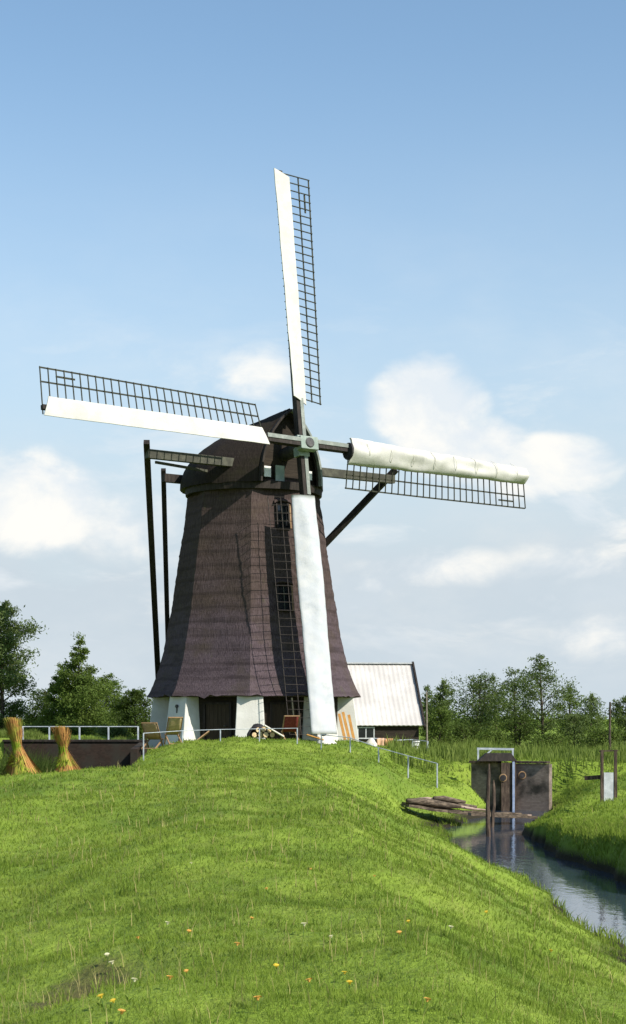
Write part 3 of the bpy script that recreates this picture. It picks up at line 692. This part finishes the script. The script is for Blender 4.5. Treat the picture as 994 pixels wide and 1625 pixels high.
tb = MB(); rows = []
for i_ in range(12):
    u = i_/11; rows.append([Vector((hp[0]-.62+1.0*u, hp[1]-.30+.62*v, hp[2]+.48+.20*math.sin(math.pi*min(1,u*1.1))+.05*math.sin(u*11+v*5)-.34*max(0,(.25-u)*3)-.18*(v<.2))) for v in np.linspace(0,1,6)])
tb.grid(rows); t_ = tb.build('tarpaulin', M['tarp'], None, org=Vector(hp), smooth=True); t_.modifiers.new('Solid','SOLIDIFY').thickness = .02; tag(t_, 'crumpled black tarpaulin thrown over the log heap', 'tarpaulin')
def plank(name, a, b_, w_, h_, m_, label, cat='plank', group=None):
    o = MB(); o.beam(a, b_, w_, h_, (0,-1,.3)); a = Vector(a); b_ = Vector(b_); lo = a if a.z < b_.z else b_
    return tag(o.build(name, m_, None, org=lo, bevel=.006), label, cat, group)
plank('board', (hp[0]+.15,hp[1]-.5,hp[2]+.66), (hp[0]+1.0,hp[1]-.35,hp[2]+.16), .05, .16, M['pale_cloth'], 'pale grey board sloping off the right side of the log heap', 'board')
q = gp(494,75.5); plank('plank', (q[0]-.2,q[1],q[2]+.40), (q[0]+.55,q[1]+.1,q[2]+.16), .05, .12, M['orange_wood'], 'short tan plank lying left of the foot of the lower sail')
q = gp(546,78.0)
for i_, (dx, lean_, hh_, lb) in enumerate(((-.17,.06,1.30,'narrow orange plank, leftmost of three leaning by the right pier'),(.03,.12,1.38,'tallest orange plank, middle of three leaning by the right pier'),(.24,-.02,1.25,'orange plank nearest the right pier, rightmost of three'))):
    plank('plank', (q[0]+dx+.22,q[1]-.1,q[2]+.1), (q[0]+dx-.02-lean_*.4,q[1]+.35,q[2]+hh_), .13, .03, M['orange_wood'], lb, 'plank', 'orange planks leaning by the pier')
def heap_cloth(px, Y, w_, h_, m_, label, seed):
    rg = np.random.default_rng(seed); x, y, z = gp(px, Y); o = MB(); rows = []; ph = rg.uniform(0,6.28,5)
    for i_ in range(9):
        v = i_/8; rows.append([])
        for k in range(18):
            t = 6.283*k/18; r = w_/2*(1-v**2.2*.85)*(1+.16*math.sin(3*t+ph[0])+.10*math.sin(5*t+ph[1]+v*3)); rows[-1].append(Vector((x+r*math.cos(t), y+r*.6*math.sin(t), z-.05+h_*v+.03*math.sin(4*t+ph[2])*v)))
    o.grid(rows, True); o.f.append(tuple(range(len(o.v)-18, len(o.v)))); r_ = o.build('cloth_bundle', m_, None, org=(x,y,z), smooth=True); tag(r_, label, 'bundle')
heap_cloth(517,76.2,.95,.42,M['pale_cloth'],'pale crumpled cloth bundle under the tip of the lower sail',3)
heap_cloth(590,80,.55,.40,M['pale_cloth'],'small whitish bundle left of the towel railing',5)
def towel(px0, px1, Y, yt, yb, m_, label):
    o = MB(); rows = []
    a, c = P(px0,yt,Y), P(px1,yt,Y); hgt = (yb-yt)*Y/F
    for k in range(15):
        t = k/14; zz_ = hgt*abs(t*2-1); side = -1 if t < .5 else 1
        off = .05*math.sin(min(1,abs(t*2-1)*4)*math.pi/2)*side
        rows.append([Vector((a.x+(c.x-a.x)*u, Y+off+.025*math.sin(u*9+zz_*2)*side, a.z+.055-zz_*(1 if side < 0 else .8))) for u in np.linspace(0,1,10)])
    o.grid(rows); r_ = o.build('towel', m_, None, org=(a.x,Y,a.z-hgt), smooth=True); r_.modifiers.new('Solid','SOLIDIFY').thickness = .012; tag(r_, label, 'towel', 'towels hung on the railing')
towel(598,610,82,1173,1190,M['peach_cloth'],'peach towel hung on the barn railing, left of the orange one')
towel(611,624,82,1173.5,1190,M['orange_cloth'],'orange brown towel hung on the railing, right of the peach one')
hx = gp(328,77.5); plank('plank', (hx[0]-.55,hx[1],hx[2]+.12), (hx[0]+.1,hx[1]+.3,hx[2]+.62), .05, .2, M['tan_wood'], 'brown plank propped at the dark door left of the front pier')
bo = gp(660,86); o = MB(); o.tube([Vector((bo[0],bo[1],bo[2]-.1)), Vector((bo[0],bo[1],bo[2]+.15)), Vector((bo[0],bo[1],bo[2]+.62))], [.21,.23,.20], 16); r_ = o.build('barrel', M['white_paint'], None, org=bo, smooth=False)
h_ = MB()
for z in (.1,.35,.55): h_.tube([Vector((bo[0]+math.cos(t)*.232,bo[1]+math.sin(t)*.232,bo[2]+z)) for t in np.linspace(0,6.283,19)], .014, 5)
h_.build('hoops', M['iron'], r_); tag(r_, 'small whitish barrel at the right end of the barn wall', 'barrel')

# ------------------------------------------------------------------ sluice
SY = 74.0
sx0, sxm, sx1 = P(750,0,SY).x, P(806,0,SY).x, P(871,0,SY-.6).x
sl_ = empty('sluice', (sxm, SY, WATER), 'brown brick sluice headwall with white rail across the head of the canal', 'sluice')
zt = P(0,1212,SY).z
def wallbox(b, a, c, th, z0, z1, z1b=None):
    a, c = Vector(a), Vector(c); d = (c-a).normalized(); n_ = Vector((-d.y, d.x, 0))*th; z1b = z1 if z1b is None else z1b
    b.hexa([Vector((p.x,p.y,z0)) for p in (a, c, c+n_, a+n_)]+[Vector((a.x,a.y,z1)), Vector((c.x,c.y,z1b)), Vector((c.x+n_.x,c.y+n_.y,z1b)), Vector((a.x+n_.x,a.y+n_.y,z1))])
b = MB(); wallbox(b, (sx0,SY+.6,0), (sxm-.33,SY,0), .4, WATER-.6, zt+.02); lw = b.build('wing_wall', M['sluice_brick'], sl_)
b = MB(); wallbox(b, (sxm+.33,SY,0), (sx1,SY-.7,0), .4, WATER-.6, zt); rw_ = b.build('wing_wall', M['sluice_brick'], sl_)
for w_, x0, y0, x1, y1 in ((lw,sx0,SY+.6,sxm-.33,SY),(rw_,sxm+.33,SY,sx1,SY-.7)):
    b = MB(); b.beam((x0,y0+.16,zt+.07), (x1,y1+.16,zt+.07), .5, .09); b.build('coping', M['post_wood'], w_)
b = MB(); b.box((sxm,SY-.05,(zt+.05+WATER-.5)/2), (.64,.7,zt+.05-WATER+.5)); b.build('gate_pier', M['post_wood'], sl_)
b = MB(); bx0 = P(766,0,SY).x; bx1 = P(816,0,SY).x; b.hexa([Vector(v) for v in ((bx0-.2,SY-.35,zt+.122),(bx1+.1,SY-.35,zt+.122),(bx1+.1,SY+.5,zt+.122),(bx0-.2,SY+.5,zt+.122),(bx0+.15,SY-.25,zt+.46),(bx1-.15,SY-.25,zt+.46),(bx1-.15,SY+.4,zt+.46),(bx0+.15,SY+.4,zt+.46))]); b.build('gate_head', M['dark_wood'], sl_)
b = MB(); b.beam((sxm+.20,SY-.46,WATER-.3), (sxm+.20,SY-.46,zt+.1), .10, .05, (0,1,0)); b.build('gauge_board', M['gauge_blue'], sl_)
for px, py, w_ in ((797,1234,lw),(828,1230,rw_)):
    c = P(px,py,SY-.02); x = c.x
    yw = SY+(.6*(sxm-.33-x)/(sxm-.33-sx0) if x < sxm else -.7*(x-sxm-.33)/(sx1-sxm-.33))-.04
    yw = min(yw, SY-.42) if abs(x-sxm) < .48 else yw-.05
    o = MB(); o.tube([Vector((c.x+math.cos(t)*.15, yw, c.z+math.sin(t)*.15)) for t in np.linspace(0,6.283,17)], .028, 6); po = o.build('pipe_mouth', M['tan_wood'], w_)
    o = MB(); o.tube([Vector((c.x,yw-.045,c.z)), Vector((c.x,yw-.01,c.z))], .13, 12); o.build('pipe_hole', M['tarp'], w_)
sr = empty('sluice_rail', (P(758,0,SY).x, SY+.3, zt), 'short white rail with a slanting brace on top of the sluice', 'railing')
a, c = P(759,1188,SY+.45), P(814,1189,SY+.45); zf = zt+.02
for p in (a, c): b = MB(); b.beam(Vector((p.x,p.y,zf)), p, .075, .075, (0,1,0)); b.build('post', M['rail_paint'], sr)
b = MB(); b.beam(a-Vector((.05,0,0)), c+Vector((.05,0,0)), .07, .09); b.build('rail', M['rail_paint'], sr)
b = MB(); b.beam(Vector((a.x+.05,a.y,zf+.1)), Vector((a.x+.62,a.y,a.z-.03)), .05, .06); b.build('brace', M['rail_paint'], sr)

# ------------------------------------------------------------------ plank footbridge, mooring post
fbA, fbB = P(641,1277,62.3), P(848,1296,65.0)
fb = empty('footbridge', (fbA+fbB)/2+Vector((0,0,-.1)), 'rough plank footbridge of weathered timbers laid low across the canal', 'footbridge')
for i_, (oy, oz, w_, t0, t1, m_) in enumerate(((-.38,0,.26,0.02,1,'driftwood'),(-.08,.02,.28,.0,.93,'driftwood'),(.22,.0,.25,.04,.97,'driftpale'),(.5,.03,.24,.0,.9,'driftwood'))):
    b = MB(); n_ = 10
    pa, pb = fbA.lerp(fbB,t0)+Vector((0,oy,oz)), fbA.lerp(fbB,t1)+Vector((0,oy,oz))
    pts = [pa.lerp(pb,k/n_)+Vector((0,.03*math.sin(k*1.7+i_),-.10*math.sin(math.pi*k/n_)+.015*math.sin(k*2.3+i_*2))) for k in range(n_+1)]
    for u, v in zip(pts[:-1], pts[1:]): b.beam(u, v, w_, .10)
    b.build('plank', M[m_], fb)
for k, (t0, t1, oy, oz, r, m_) in enumerate(((.02,.42,-.30,.16,.15,'driftwood'),(.10,.36,.05,.22,.12,'driftpale'),(.16,.55,.30,.18,.12,'driftwood'),(.22,.46,-.05,.34,.11,'driftwood'),(.30,.62,-.35,.11,.06,'driftpale'),(.04,.20,.35,.16,.08,'driftwood'))):
    a, c = fbA.lerp(fbB,t0)+Vector((0,oy,oz)), fbA.lerp(fbB,t1)+Vector((0,oy+.25*math.sin(k*2),oz-.02))
    b = MB(); b.tube([a, a.lerp(c,.3)+Vector((0,0,.04)), a.lerp(c,.7)+Vector((0,.04,-.01)), c], [r*.7,r,r*.9,r*.45], 7)
    lab = ['thick dark driftwood branch at the left end of the footbridge','short pale driftwood log lying across the left half of the footbridge','long dark driftwood branch on the far side of the footbridge','dark driftwood branch on top of the heap on the footbridge','thin pale driftwood branch reaching the middle of the footbridge','stubby dark driftwood piece on the far left of the footbridge'][k]
    tag(b.build('driftwood', M[m_], None, org=(a+c)/2-Vector((0,0,r)), smooth=True), lab, 'driftwood', 'driftwood on the footbridge')
def rough_post(name, px, ytop, Y, r, zb, label, seed, n=9):
    rg = np.random.default_rng(seed); t = P(px,ytop,Y); b = MB(); pts = []; rr = []
    for k in range(10):
        u = k/9; pts.append(Vector((t.x+.03*math.sin(u*5+seed)+rg.normal(0,.006), t.y, zb+(t.z-zb)*u))); rr.append(r*(1-.25*u)*(1+rg.normal(0,.07)))
    rr[-1] = r*.35; b.tube(pts, rr, n); o = b.build(name, M['post_wood'], None, org=(t.x,t.y,WATER), smooth=False); tag(o, label, 'post', 'old posts in the canal'); return o
rough_post('mooring_post', 775.5, 1212, 57.5, .085, WATER-.8, 'taller rough mooring post standing in the canal before the footbridge', 2)
rough_post('mooring_post', 783, 1238, 62.5, .075, WATER-.5, 'shorter broken post just right of the tall mooring post', 4)

# ------------------------------------------------------------------ small gate right, pole
gy = 57.0
gt = empty('water_gate', (P(966,0,gy).x, gy, float(H(P(966,0,gy).x, gy))), 'small grey sluice board between two dark posts on the right bank', 'gate')
for px in (955.5, 977):
    t = P(px,1190,gy); b = MB(); b.beam(Vector((t.x,t.y,-1.5)), t, .11, .11, (0,1,0), .09, .09); b.build('post', M['post_wood'], gt)
p0, p1 = P(958.5,1268,gy), P(974,1226,gy); b = MB(); b.hexa([Vector((x,y,z)) for z in (p0.z-.25,p1.z) for x, y in ((p0.x,gy-.03),(p1.x,gy-.03),(p1.x,gy+.03),(p0.x,gy+.03))]); b.build('sluice_board', M['panel_grey'], gt)
b = MB(); b.beam(P(951,1192,gy+.08), P(981,1191,gy+.08), .03, .045); b.build('crossbar', M['post_wood'], gt)
b = MB(); b.beam(P(928,1235,gy+.3), P(954,1233,gy+.1), .05, .14); b.build('side_board', M['post_wood'], gt)
t = P(968.5,1114,80); b = MB(); b.tube([Vector((t.x+.02,80,-.6)), Vector((t.x-.02,80,.9)), t], [.075,.06,.045], 8); tag(b.build('pole', M['bark'], None, org=(t.x,80,-.2)), 'tall thin dark pole on the right behind the sluice board', 'pole')

# ------------------------------------------------------------------ trees
def leaf_mesh(name, C, size, mt, parent, rg, flat=.0):
    n = len(C); a = rg.normal(size=(n,3)); a[:,2] += flat; a /= np.linalg.norm(a,axis=1)[:,None]
    r = rg.normal(size=(n,3)); t = np.cross(a, r); t /= np.linalg.norm(t,axis=1)[:,None]; s = np.cross(a, t)
    L_ = size*rg.uniform(.7,1.35,n)[:,None]; W_ = L_*.36
    V = np.stack([C-t*L_*.5, C+s*W_*.5+t*L_*.02, C+t*L_*.5-a*L_*.12, C-s*W_*.5+t*L_*.02], 1).reshape(-1,3)
    i = np.arange(n)[:,None]*4; return npmesh(name, V, i+np.array([[0,1,2,3]]), None, mt, parent)
def tree(px, Y, y_top, half, label, seed, shape='round', leaf='leaf_mid', nl=5200, size=.19, base=.12, name='tree', group='trees behind the mill', density=1., bark='bark', zg=None, stems=1):
    rg = np.random.default_rng(seed); x = (px-497)*Y/F; z0 = float(H(x, Y)) if zg is None else zg; top = CAMZ+(HOR-y_top)*Y/F; Ht = top-z0; hw = half*Y/F
    root = empty(name, (x, Y, z0), label, 'shrub' if name == 'shrub' else 'tree', group)
    B = Vector((x, Y, z0)); tr = MB(); tips = []
    def prof(u):                                           # crown half-width along height
        if shape == 'cone': return (1-u)**.85*min(1,u*6+.35)
        if shape == 'tall': return (.55+.45*math.sin(math.pi*min(1,u*1.05))**.8)*(1-max(0,u-.7)**2*7)*.95
        if shape == 'airy': return math.sin(math.pi*min(1,(u*.88+.10)))**.75*(1-.35*u)
        return math.sin(math.pi*min(1,u*.80+.2))**.55
    for st in range(stems):
        sxo = rg.normal(0,hw*.35) if stems > 1 else 0; hs = Ht*(rg.uniform(.72,1.) if st else 1.)
        wob = rg.uniform(0,6.28,2); k_ = 9
        pth = [B+Vector((sxo*min(1,u*1.6)+.05*hw*math.sin(u*4+wob[0]), .05*hw*math.sin(u*3+wob[1]), -.3+(hs*.97+.3)*u)) for u in np.linspace(0,1,k_)]
        r0 = .016*Ht+.03; tr.tube(pth, [r0*(1-.93*u)+.008 for u in np.linspace(0,1,k_)], 7)
        nb = int(30/stems**.6)
        for i_ in range(nb):
            u = base+(1-base)*(i_+rg.uniform(0,1))/nb*.97; q_ = u*(k_-1); j = min(int(q_), k_-2); p = pth[j].lerp(pth[j+1], q_-j)
            uc = (u-base)/(1-base); a = i_*2.4+rg.uniform(-.5,.5); ln = hw*max(.10,prof(uc))*rg.uniform(.65,1.12)
            up = {'cone':.25,'tall':.75,'airy':.6}.get(shape,.45)*rg.uniform(.6,1.4)
            d = Vector((math.cos(a), math.sin(a), up)); e = p+d*ln; e.z = min(e.z, z0+Ht*1.0)
            mid = p.lerp(e,.5)+Vector((0,0,.06*ln)); tr.tube([p, mid, e], [r0*.34*(1-u*.8)+.006, r0*.2*(1-u*.8)+.005, .004], 5, cap=False)
            tips.append((e, ln, .55)); tips.append((mid, ln, .5)); tips.append((p.lerp(e,.78), ln, .5))
            for s_ in range(3):
                f = rg.uniform(.35,.95); sp = p.lerp(mid, f*2) if f < .5 else mid.lerp(e, f*2-1); v = Vector(rg.normal(size=3)); v.z = abs(v.z)*.7; v.normalize(); te = sp+v*ln*rg.uniform(.25,.5)
                te.z = min(te.z, z0+Ht); tr.tube([sp, te], [.007, .003], 4, cap=False); tips.append((te, ln, .45))
        tips.append((pth[-1], hw*.35, .6)); tips.append((pth[-2], hw*.5, .6))
    tr.build('trunk', M[bark], root, smooth=True)
    W_ = np.array([max(.15, t[1])**1.3 for t in tips]); W_ /= W_.sum(); n = int(nl*density*1.7); cnt = rg.multinomial(n, W_); C = []
    for (t, ln, k), c in zip(tips, cnt):
        if c == 0: continue
        sg = np.clip(ln*.20, .10, .50); o = rg.normal(size=(c,3))*sg*np.array([1,1,.72]); C.append(np.array(t)+o)
    C = np.concatenate(C); C = C[C[:,2] > z0+.05]
    leaf_mesh('crown', C, size, M[leaf], root, rg, .4); return root
TG = 'trees behind the mill'
tree(2,93,957,48,'tall pale green tree cut by the left edge of the picture',11,'tall','leaf_pale',10500,.19,.05)
tree(128,106,1005,66,'pointed dense green tree, tallest in the clump left of the mill',12,'cone','leaf_mid',14000,.18,.04)
tree(96,108,1052,46,'lower bushy tree on the left flank of the pointed one',13,'cone','leaf_mid',8000,.18,.03)
tree(168,112,1070,36,'rounded dark tree filling the right flank of the pointed one',14,'round','leaf_mid',6000,.18,.03)
tree(70,116,1092,36,'low dark tree between the pale tree and the pointed clump',15,'round','leaf_dark',4000,.18,.03)
tree(216,100,1095,31,'small rounded tree just left of the mill skirt',16,'round','leaf_dark',4200,.17,.03)
tree(678,118,1084,16,'slim pale tree rising right behind the barn gable',21,'airy','leaf_pale',1700,.17,.1,group='trees right of the barn')
tree(704,112,1076,26,'light green airy tree nearest the barn on its right',22,'airy','leaf_pale',2900,.17,.12,group='trees right of the barn')
tree(752,108,1070,44,'broad dark bushy alder left of the tallest airy tree',23,'round','leaf_alder',3800,.17,.10,group='trees right of the barn',stems=2)
tree(818,112,1062,30,'upright dark alder close against the tallest airy tree',24,'tall','leaf_alder',2100,.17,.12,group='trees right of the barn')
tree(860,104,1037,46,'tallest airy tree right of the sluice with sky showing through',25,'airy','leaf_alder',2900,.17,.14,group='trees right of the barn')
tree(905,114,1082,28,'small airy tree on the right shoulder of the tallest one',26,'airy','leaf_mid',2000,.16,.12,group='trees right of the barn')
tree(938,110,1098,24,'low loose tree left of the tall thin pole',27,'airy','leaf_pale',1900,.16,.1,group='trees right of the barn')
tree(993,104,1106,28,'bushy tree cut by the right edge of the picture',28,'round','leaf_alder',2600,.17,.06,group='trees right of the barn')
tree(786,120,1100,36,'distant dark tree seen between the broad and the upright alder',29,'round','leaf_mid',2400,.18,.04,group='trees right of the barn')
SH = [(698,101,1122,24,'leaf_mid','bushy shrub right of the barn gable'),(738,103,1152,36,'leaf_dark','dark shrub under the broad alder'),(784,98,1164,26,'leaf_mid','light shrub behind the white sluice rail'),
      (826,102,1128,26,'leaf_dark','dark shrub under the upright alder'),(874,96,1168,30,'leaf_mid','light shrub under the tallest airy tree'),(912,101,1134,26,'leaf_alder','loose shrub left of the thin pole'),(958,96,1160,34,'leaf_mid','shrub behind the sluice board posts'),
      (60,88,1154,24,'leaf_mid','low shrub behind the railing left of the smaller stook'),(122,90,1156,28,'leaf_mid','low shrub behind the railing above the dark wall'),(182,89,1157,26,'leaf_pale','pale low shrub behind the railing near the mill')]
for i_, (px, Y, yt, hf, lf, lb) in enumerate(SH): tree(px,Y,yt,hf,lb,40+i_,'round',lf,1900,.15,.02,'shrub','shrubs along the back of the meadow')
# far tree line on the horizon, reads as one mass
fx = []; rg = np.random.default_rng(99)
for x in np.linspace(-160,190,120):
    h_ = rg.uniform(2.2,4.4); Y = rg.uniform(240,330); n = 260; o = rg.normal(size=(n,3))*np.array([2.6,2.0,h_*.30])+np.array([x,Y,h_*.48-.3]); fx.append(o)
C = np.concatenate(fx); C = C[C[:,2] > -.3]
fw = leaf_mesh('distant_wood', C, .75, M['leaf_mid'], None, rg, .4); tag(fw, 'far line of low trees along the horizon', 'wood', kind='stuff')

# ------------------------------------------------------------------ grass, reeds
def blades(name, X, Y, hgt, wid, mt, lean=.45, seed=1, fold=True):
    rg = np.random.default_rng(seed); n = len(X); Z = H(X, Y)
    a = rg.uniform(0,6.283,n); ld = rg.uniform(.1,1,n)*lean*hgt; la = rg.uniform(0,6.283,n)
    t = np.stack([np.cos(a), np.sin(a), 0*a], -1)*wid[:,None]*.5; d = np.stack([np.cos(la)*ld, np.sin(la)*ld, 0*a], -1)
    B = np.stack([X, Y, Z-.015], -1); up = np.stack([0*a, 0*a, hgt], -1)
    mid = B+up*.55+d*.32; tip = B+up*np.sqrt(np.maximum(.2, 1-(ld/hgt)**2*.5))[:,None]+d
    V = np.stack([B-t, B+t, mid-t*.75, mid+t*.75, tip], 1).reshape(-1,3); i = np.arange(n)[:,None]*5
    return npmesh(name, V, i+np.array([[0,1,3,2]]), i+np.array([[2,3,4]]), mt)
def sample(n, y0, y1, pw, xm, seed):
    rg = np.random.default_rng(seed); u = rg.uniform(0,1,n)
    # areal density falls with distance as Y**-pw inside a widening wedge
    if abs(2-pw) < 1e-6: Y = y0*(y1/y0)**u
    else: e_ = 2-pw; Y = (y0**e_+u*(y1**e_-y0**e_))**(1/e_)
    X = rg.uniform(-1,1,n)*(xm*Y+1.0); return X, Y, rg
def clear(X, Y):
    c = np.interp(Y, CY, CX); d = X-c; z = H(X, Y)
    ok = z > WATER+.12
    ok &= ~((np.hypot(X-AX, Y-AY) < 5.0))
    ok &= ~((X < -6.9) & (Y > 75.5) & (Y < 76.5))
    ok &= ~((X > 7.2) & (X < 10.4) & (Y > 73.2) & (Y < 74.8))
    return ok
def tuft(X, Y): return .5+.5*np.sin(X*2.1+1.3*np.sin(Y*.8))*np.sin(Y*1.4+1.1*np.sin(X*1.1))
X, Y, rg = sample(430000, 6.3, 86, 2.0, .235, 21); k = clear(X, Y); X, Y = X[k], Y[k]
tf = tuft(X, Y); hollow = np.exp(-((X+1.75)/.48)**2-((Y-12.8)/1.6)**2); k = rg.uniform(0,1,len(X)) > np.minimum(.95, hollow*1.35); X, Y, tf = X[k], Y[k], tf[k]
hg = (.030+.032*tf+.025*rg.uniform(0,1,len(X)))*np.clip((Y/14)**.35,.9,1.9)*np.where(rg.uniform(0,1,len(X)) < .03, 1.8, 1); wd = np.clip(.0042*(Y/9), .0042, .034)
rb_ = (X-np.interp(Y,CY,CX)) > 0; hg = np.where(rb_, hg*1.5, hg)
tag(blades('meadow_grass', X, Y, hg, wd, M['grass_blade'], 1.25, 5), 'short bright green meadow grass on the mound and banks', 'grass', kind='stuff')
rg = np.random.default_rng(314); cxs, cys, _ = sample(240, 7, 34, 1.6, .23, 33); k = clear(cxs, cys); cxs, cys = cxs[k], cys[k]
n = 9; wx_ = np.repeat(cxs, n)+rg.normal(0,.05,len(cxs)*n); wy_ = np.repeat(cys, n)+rg.normal(0,.05,len(cxs)*n); sc_ = np.repeat(rg.uniform(.6,1.4,len(cxs)), n)
tag(blades('meadow_weeds', wx_, wy_, .055*sc_, .013*sc_, M['weed_leaf'], 1.6, 12), 'darker broad leaved weeds scattered in the meadow grass', 'weeds', kind='stuff')
tx, ty, _ = sample(260, 7, 66, 1.6, .23, 35); k = clear(tx, ty); tx, ty = tx[k], ty[k]; n = 26
wx_ = np.repeat(tx, n)+rg.normal(0,.07,len(tx)*n)*np.repeat(np.clip(ty/20,.7,2),n); wy_ = np.repeat(ty, n)+rg.normal(0,.09,len(tx)*n); sc_ = np.repeat(rg.uniform(.6,1.5,len(tx)), n)
tag(blades('grass_tufts', wx_, wy_, .105*sc_*rg.uniform(.6,1.2,len(wx_)), np.clip(.005*(wy_/9), .005, .03), M['grass_blade'], .8, 13), 'longer grass tufts standing out of the meadow', 'grass', kind='stuff')
X, Y, _ = sample(2600, 7, 55, 1.8, .23, 55); k = clear(X, Y); X, Y = X[k], Y[k]
tag(blades('seed_stalks', X, Y, rg.uniform(.10,.24,len(X))*np.clip((Y/14)**.2,.9,1.4), np.clip(.004*(Y/9), .004, .018), M['dry_stalk'], .5, 17), 'thin dry seed stalks scattered through the meadow', 'grass', kind='stuff')
n = 5000; Y = rg.uniform(26,66,n); c = np.interp(Y,CY,CX); X = c-1.2-np.abs(rg.normal(0,.55,n)); k = (H(X,Y) > WATER-.04) & (np.sin(Y*2.1)+.6*np.sin(Y*5.3) > -.3); X, Y = X[k], Y[k]
tag(blades('waterline_grass', X, Y, rg.uniform(.10,.30,len(X)), np.full(len(X),.02), M['grass_blade'], .9, 14), 'ragged grass hanging over the left edge of the canal', 'grass', kind='stuff')
# rough tall growth on the right bank and behind the sluice
rg = np.random.default_rng(77); n = 42000
X = rg.uniform(3.5,26,n); Y = rg.uniform(75.5,104,n); pat = np.sin(X*.9+np.sin(Y*.5)*1.5)*np.sin(Y*.55+X*.2); keep = rg.uniform(-1,1.3,n) < pat+.7; X, Y = X[keep], Y[keep]
barnmask = ~((X < 6.4) & (Y > 85)); X, Y = X[barnmask], Y[barnmask]
hg = rg.uniform(.25,.85,len(X))*(.7+.5*np.sin(X*1.7+np.sin(Y))*np.sin(Y*1.1)); tag(blades('tall_reeds', X, Y, np.maximum(.18,hg), np.full(len(X),.045), M['reed_blade'], .45, 6), 'tall green reeds and rough grass behind the sluice', 'reeds', kind='stuff')
n = 15000; Y = rg.uniform(30,73,n); c = np.interp(Y,CY,CX); X = c+1.25+np.abs(rg.normal(0,1.1,n)); k = clear(X,Y); X, Y = X[k], Y[k]
tf = tuft(X*1.6, Y*1.3); hg = (.10+.26*tf*rg.uniform(.4,1,len(X)))*(1-.45*sst(Y,48,58)); tag(blades('bank_grass', X, Y, hg, np.full(len(X),.022), M['grass_blade'], .9, 8), 'long tufted grass overhanging the right canal bank', 'grass', kind='stuff')
# wall-top plants left
n = 7000; X = rg.uniform(-15,-7.6,n); Y = rg.uniform(76.6,80,n); hg = .15+.45*np.abs(np.sin(X*2.3)*np.sin(Y*2+X))*rg.uniform(.5,1,n); tag(blades('garden_plants', X, Y, hg, np.full(n,.04), M['reed_blade'], .7, 9), 'green garden plants behind the railing above the dark wall', 'plants', kind='stuff')
# dark rough herbage filling the ditch at left
n = 6000; X = -10.6-np.abs(rg.normal(0,1.6,n)); Y = rg.uniform(73.5,75.8,n); hg = .7+2.0*rg.uniform(0,1,n)*np.clip((-X-10.4)/1.5,.2,1); tag(blades('ditch_herbage', X, Y, hg, np.full(n,.05), M['leaf_dark'], .7, 10), 'dark rough herbage in the ditch behind the stooks', 'plants', kind='stuff')

# ------------------------------------------------------------------ flowers
def flower_proto(name, mt, label, grp):
    h_ = MB(); n = 16; c = Vector((0,0,.105)); vs = [c+Vector((0,0,.006))]
    for i_ in range(n): t = 6.283*i_/n; vs += [c+Vector((math.cos(t)*.020, math.sin(t)*.020, .006)), c+Vector((math.cos(t+.12)*.030, math.sin(t+.12)*.030, -.002)), c+Vector((math.cos(t+.27)*.020, math.sin(t+.27)*.020, .0))]
    fs = []
    for i_ in range(n):
        b0 = 1+3*i_; nx_ = 1+3*((i_+1) % n); fs += [(0,b0,nx_), (b0,b0+1,b0+2), (b0,b0+2,nx_)]
    h_.add(vs, fs); h_.tube([c+Vector((0,0,-.022)), c+Vector((0,0,.004))], [.006,.017], 10)
    root = empty(name, (0,0,0), label, 'flower', grp); head = h_.build('flower_head', mt, root)
    s = MB(); s.tube([(0,0,-.03),(.004,.003,.05),(0,0,.085)], .0028, 6); st = s.build('stem', M['stem_green'], root); return root
FP = {'y': flower_proto('dandelion', M['petal_yellow'], 'small yellow flower in the foreground grass', 'yellow flowers in the foreground grass'),
      'o': flower_proto('wildflower', M['petal_orange'], 'small orange flower in the foreground grass', 'orange flowers in the foreground grass'),
      'w': flower_proto('daisy', M['petal_white'], 'small whitish flower in the foreground grass', 'white flowers in the foreground grass')}
FL = [('y',553,1562),('o',266,1556),('o',297,1541),('o',296,1479),('o',373,1503),('w',482,1474),('w',528,1487),('o',593,1391),('o',633,1483),('o',410,1594),('y',165,1584),('y',184,1592),('o',187,1612),('w',210,1560),('o',222,1490),('w',181,1535),
      ('w',170,1520),('o',495,1560),('y',871,1511),('o',673,1592),('w',305,1370),('o',495,1380),('y',650,1462),('w',262,1470),('o',395,1458),('y',545,1545),('w',712,1475),('o',427,1412),('y',436,1535),('y',775,1450)]
used = set()
for kd, px, py in FL:
    Y = 8.0
    for yy in np.arange(7.0, 60, .05):
        x = (px-497)*yy/F
        if CAMZ+(HOR-py)*yy/F <= float(H(x, yy))+.07: Y = yy; break
    src = FP[kd]; loc = (x, Y, float(H(x, Y)))
    sc = random.uniform(.7,1.05)
    if kd not in used: r = src; used.add(kd)
    else:
        r = src.copy(); COL.objects.link(r)
        for ch in src.children: c_ = ch.copy(); COL.objects.link(c_); c_.parent = r
    r.location = loc; r.rotation_euler = (R_(random.uniform(5,22)), R_(random.uniform(-12,12)), random.uniform(0,6.28)); r.scale = (sc,sc,sc)
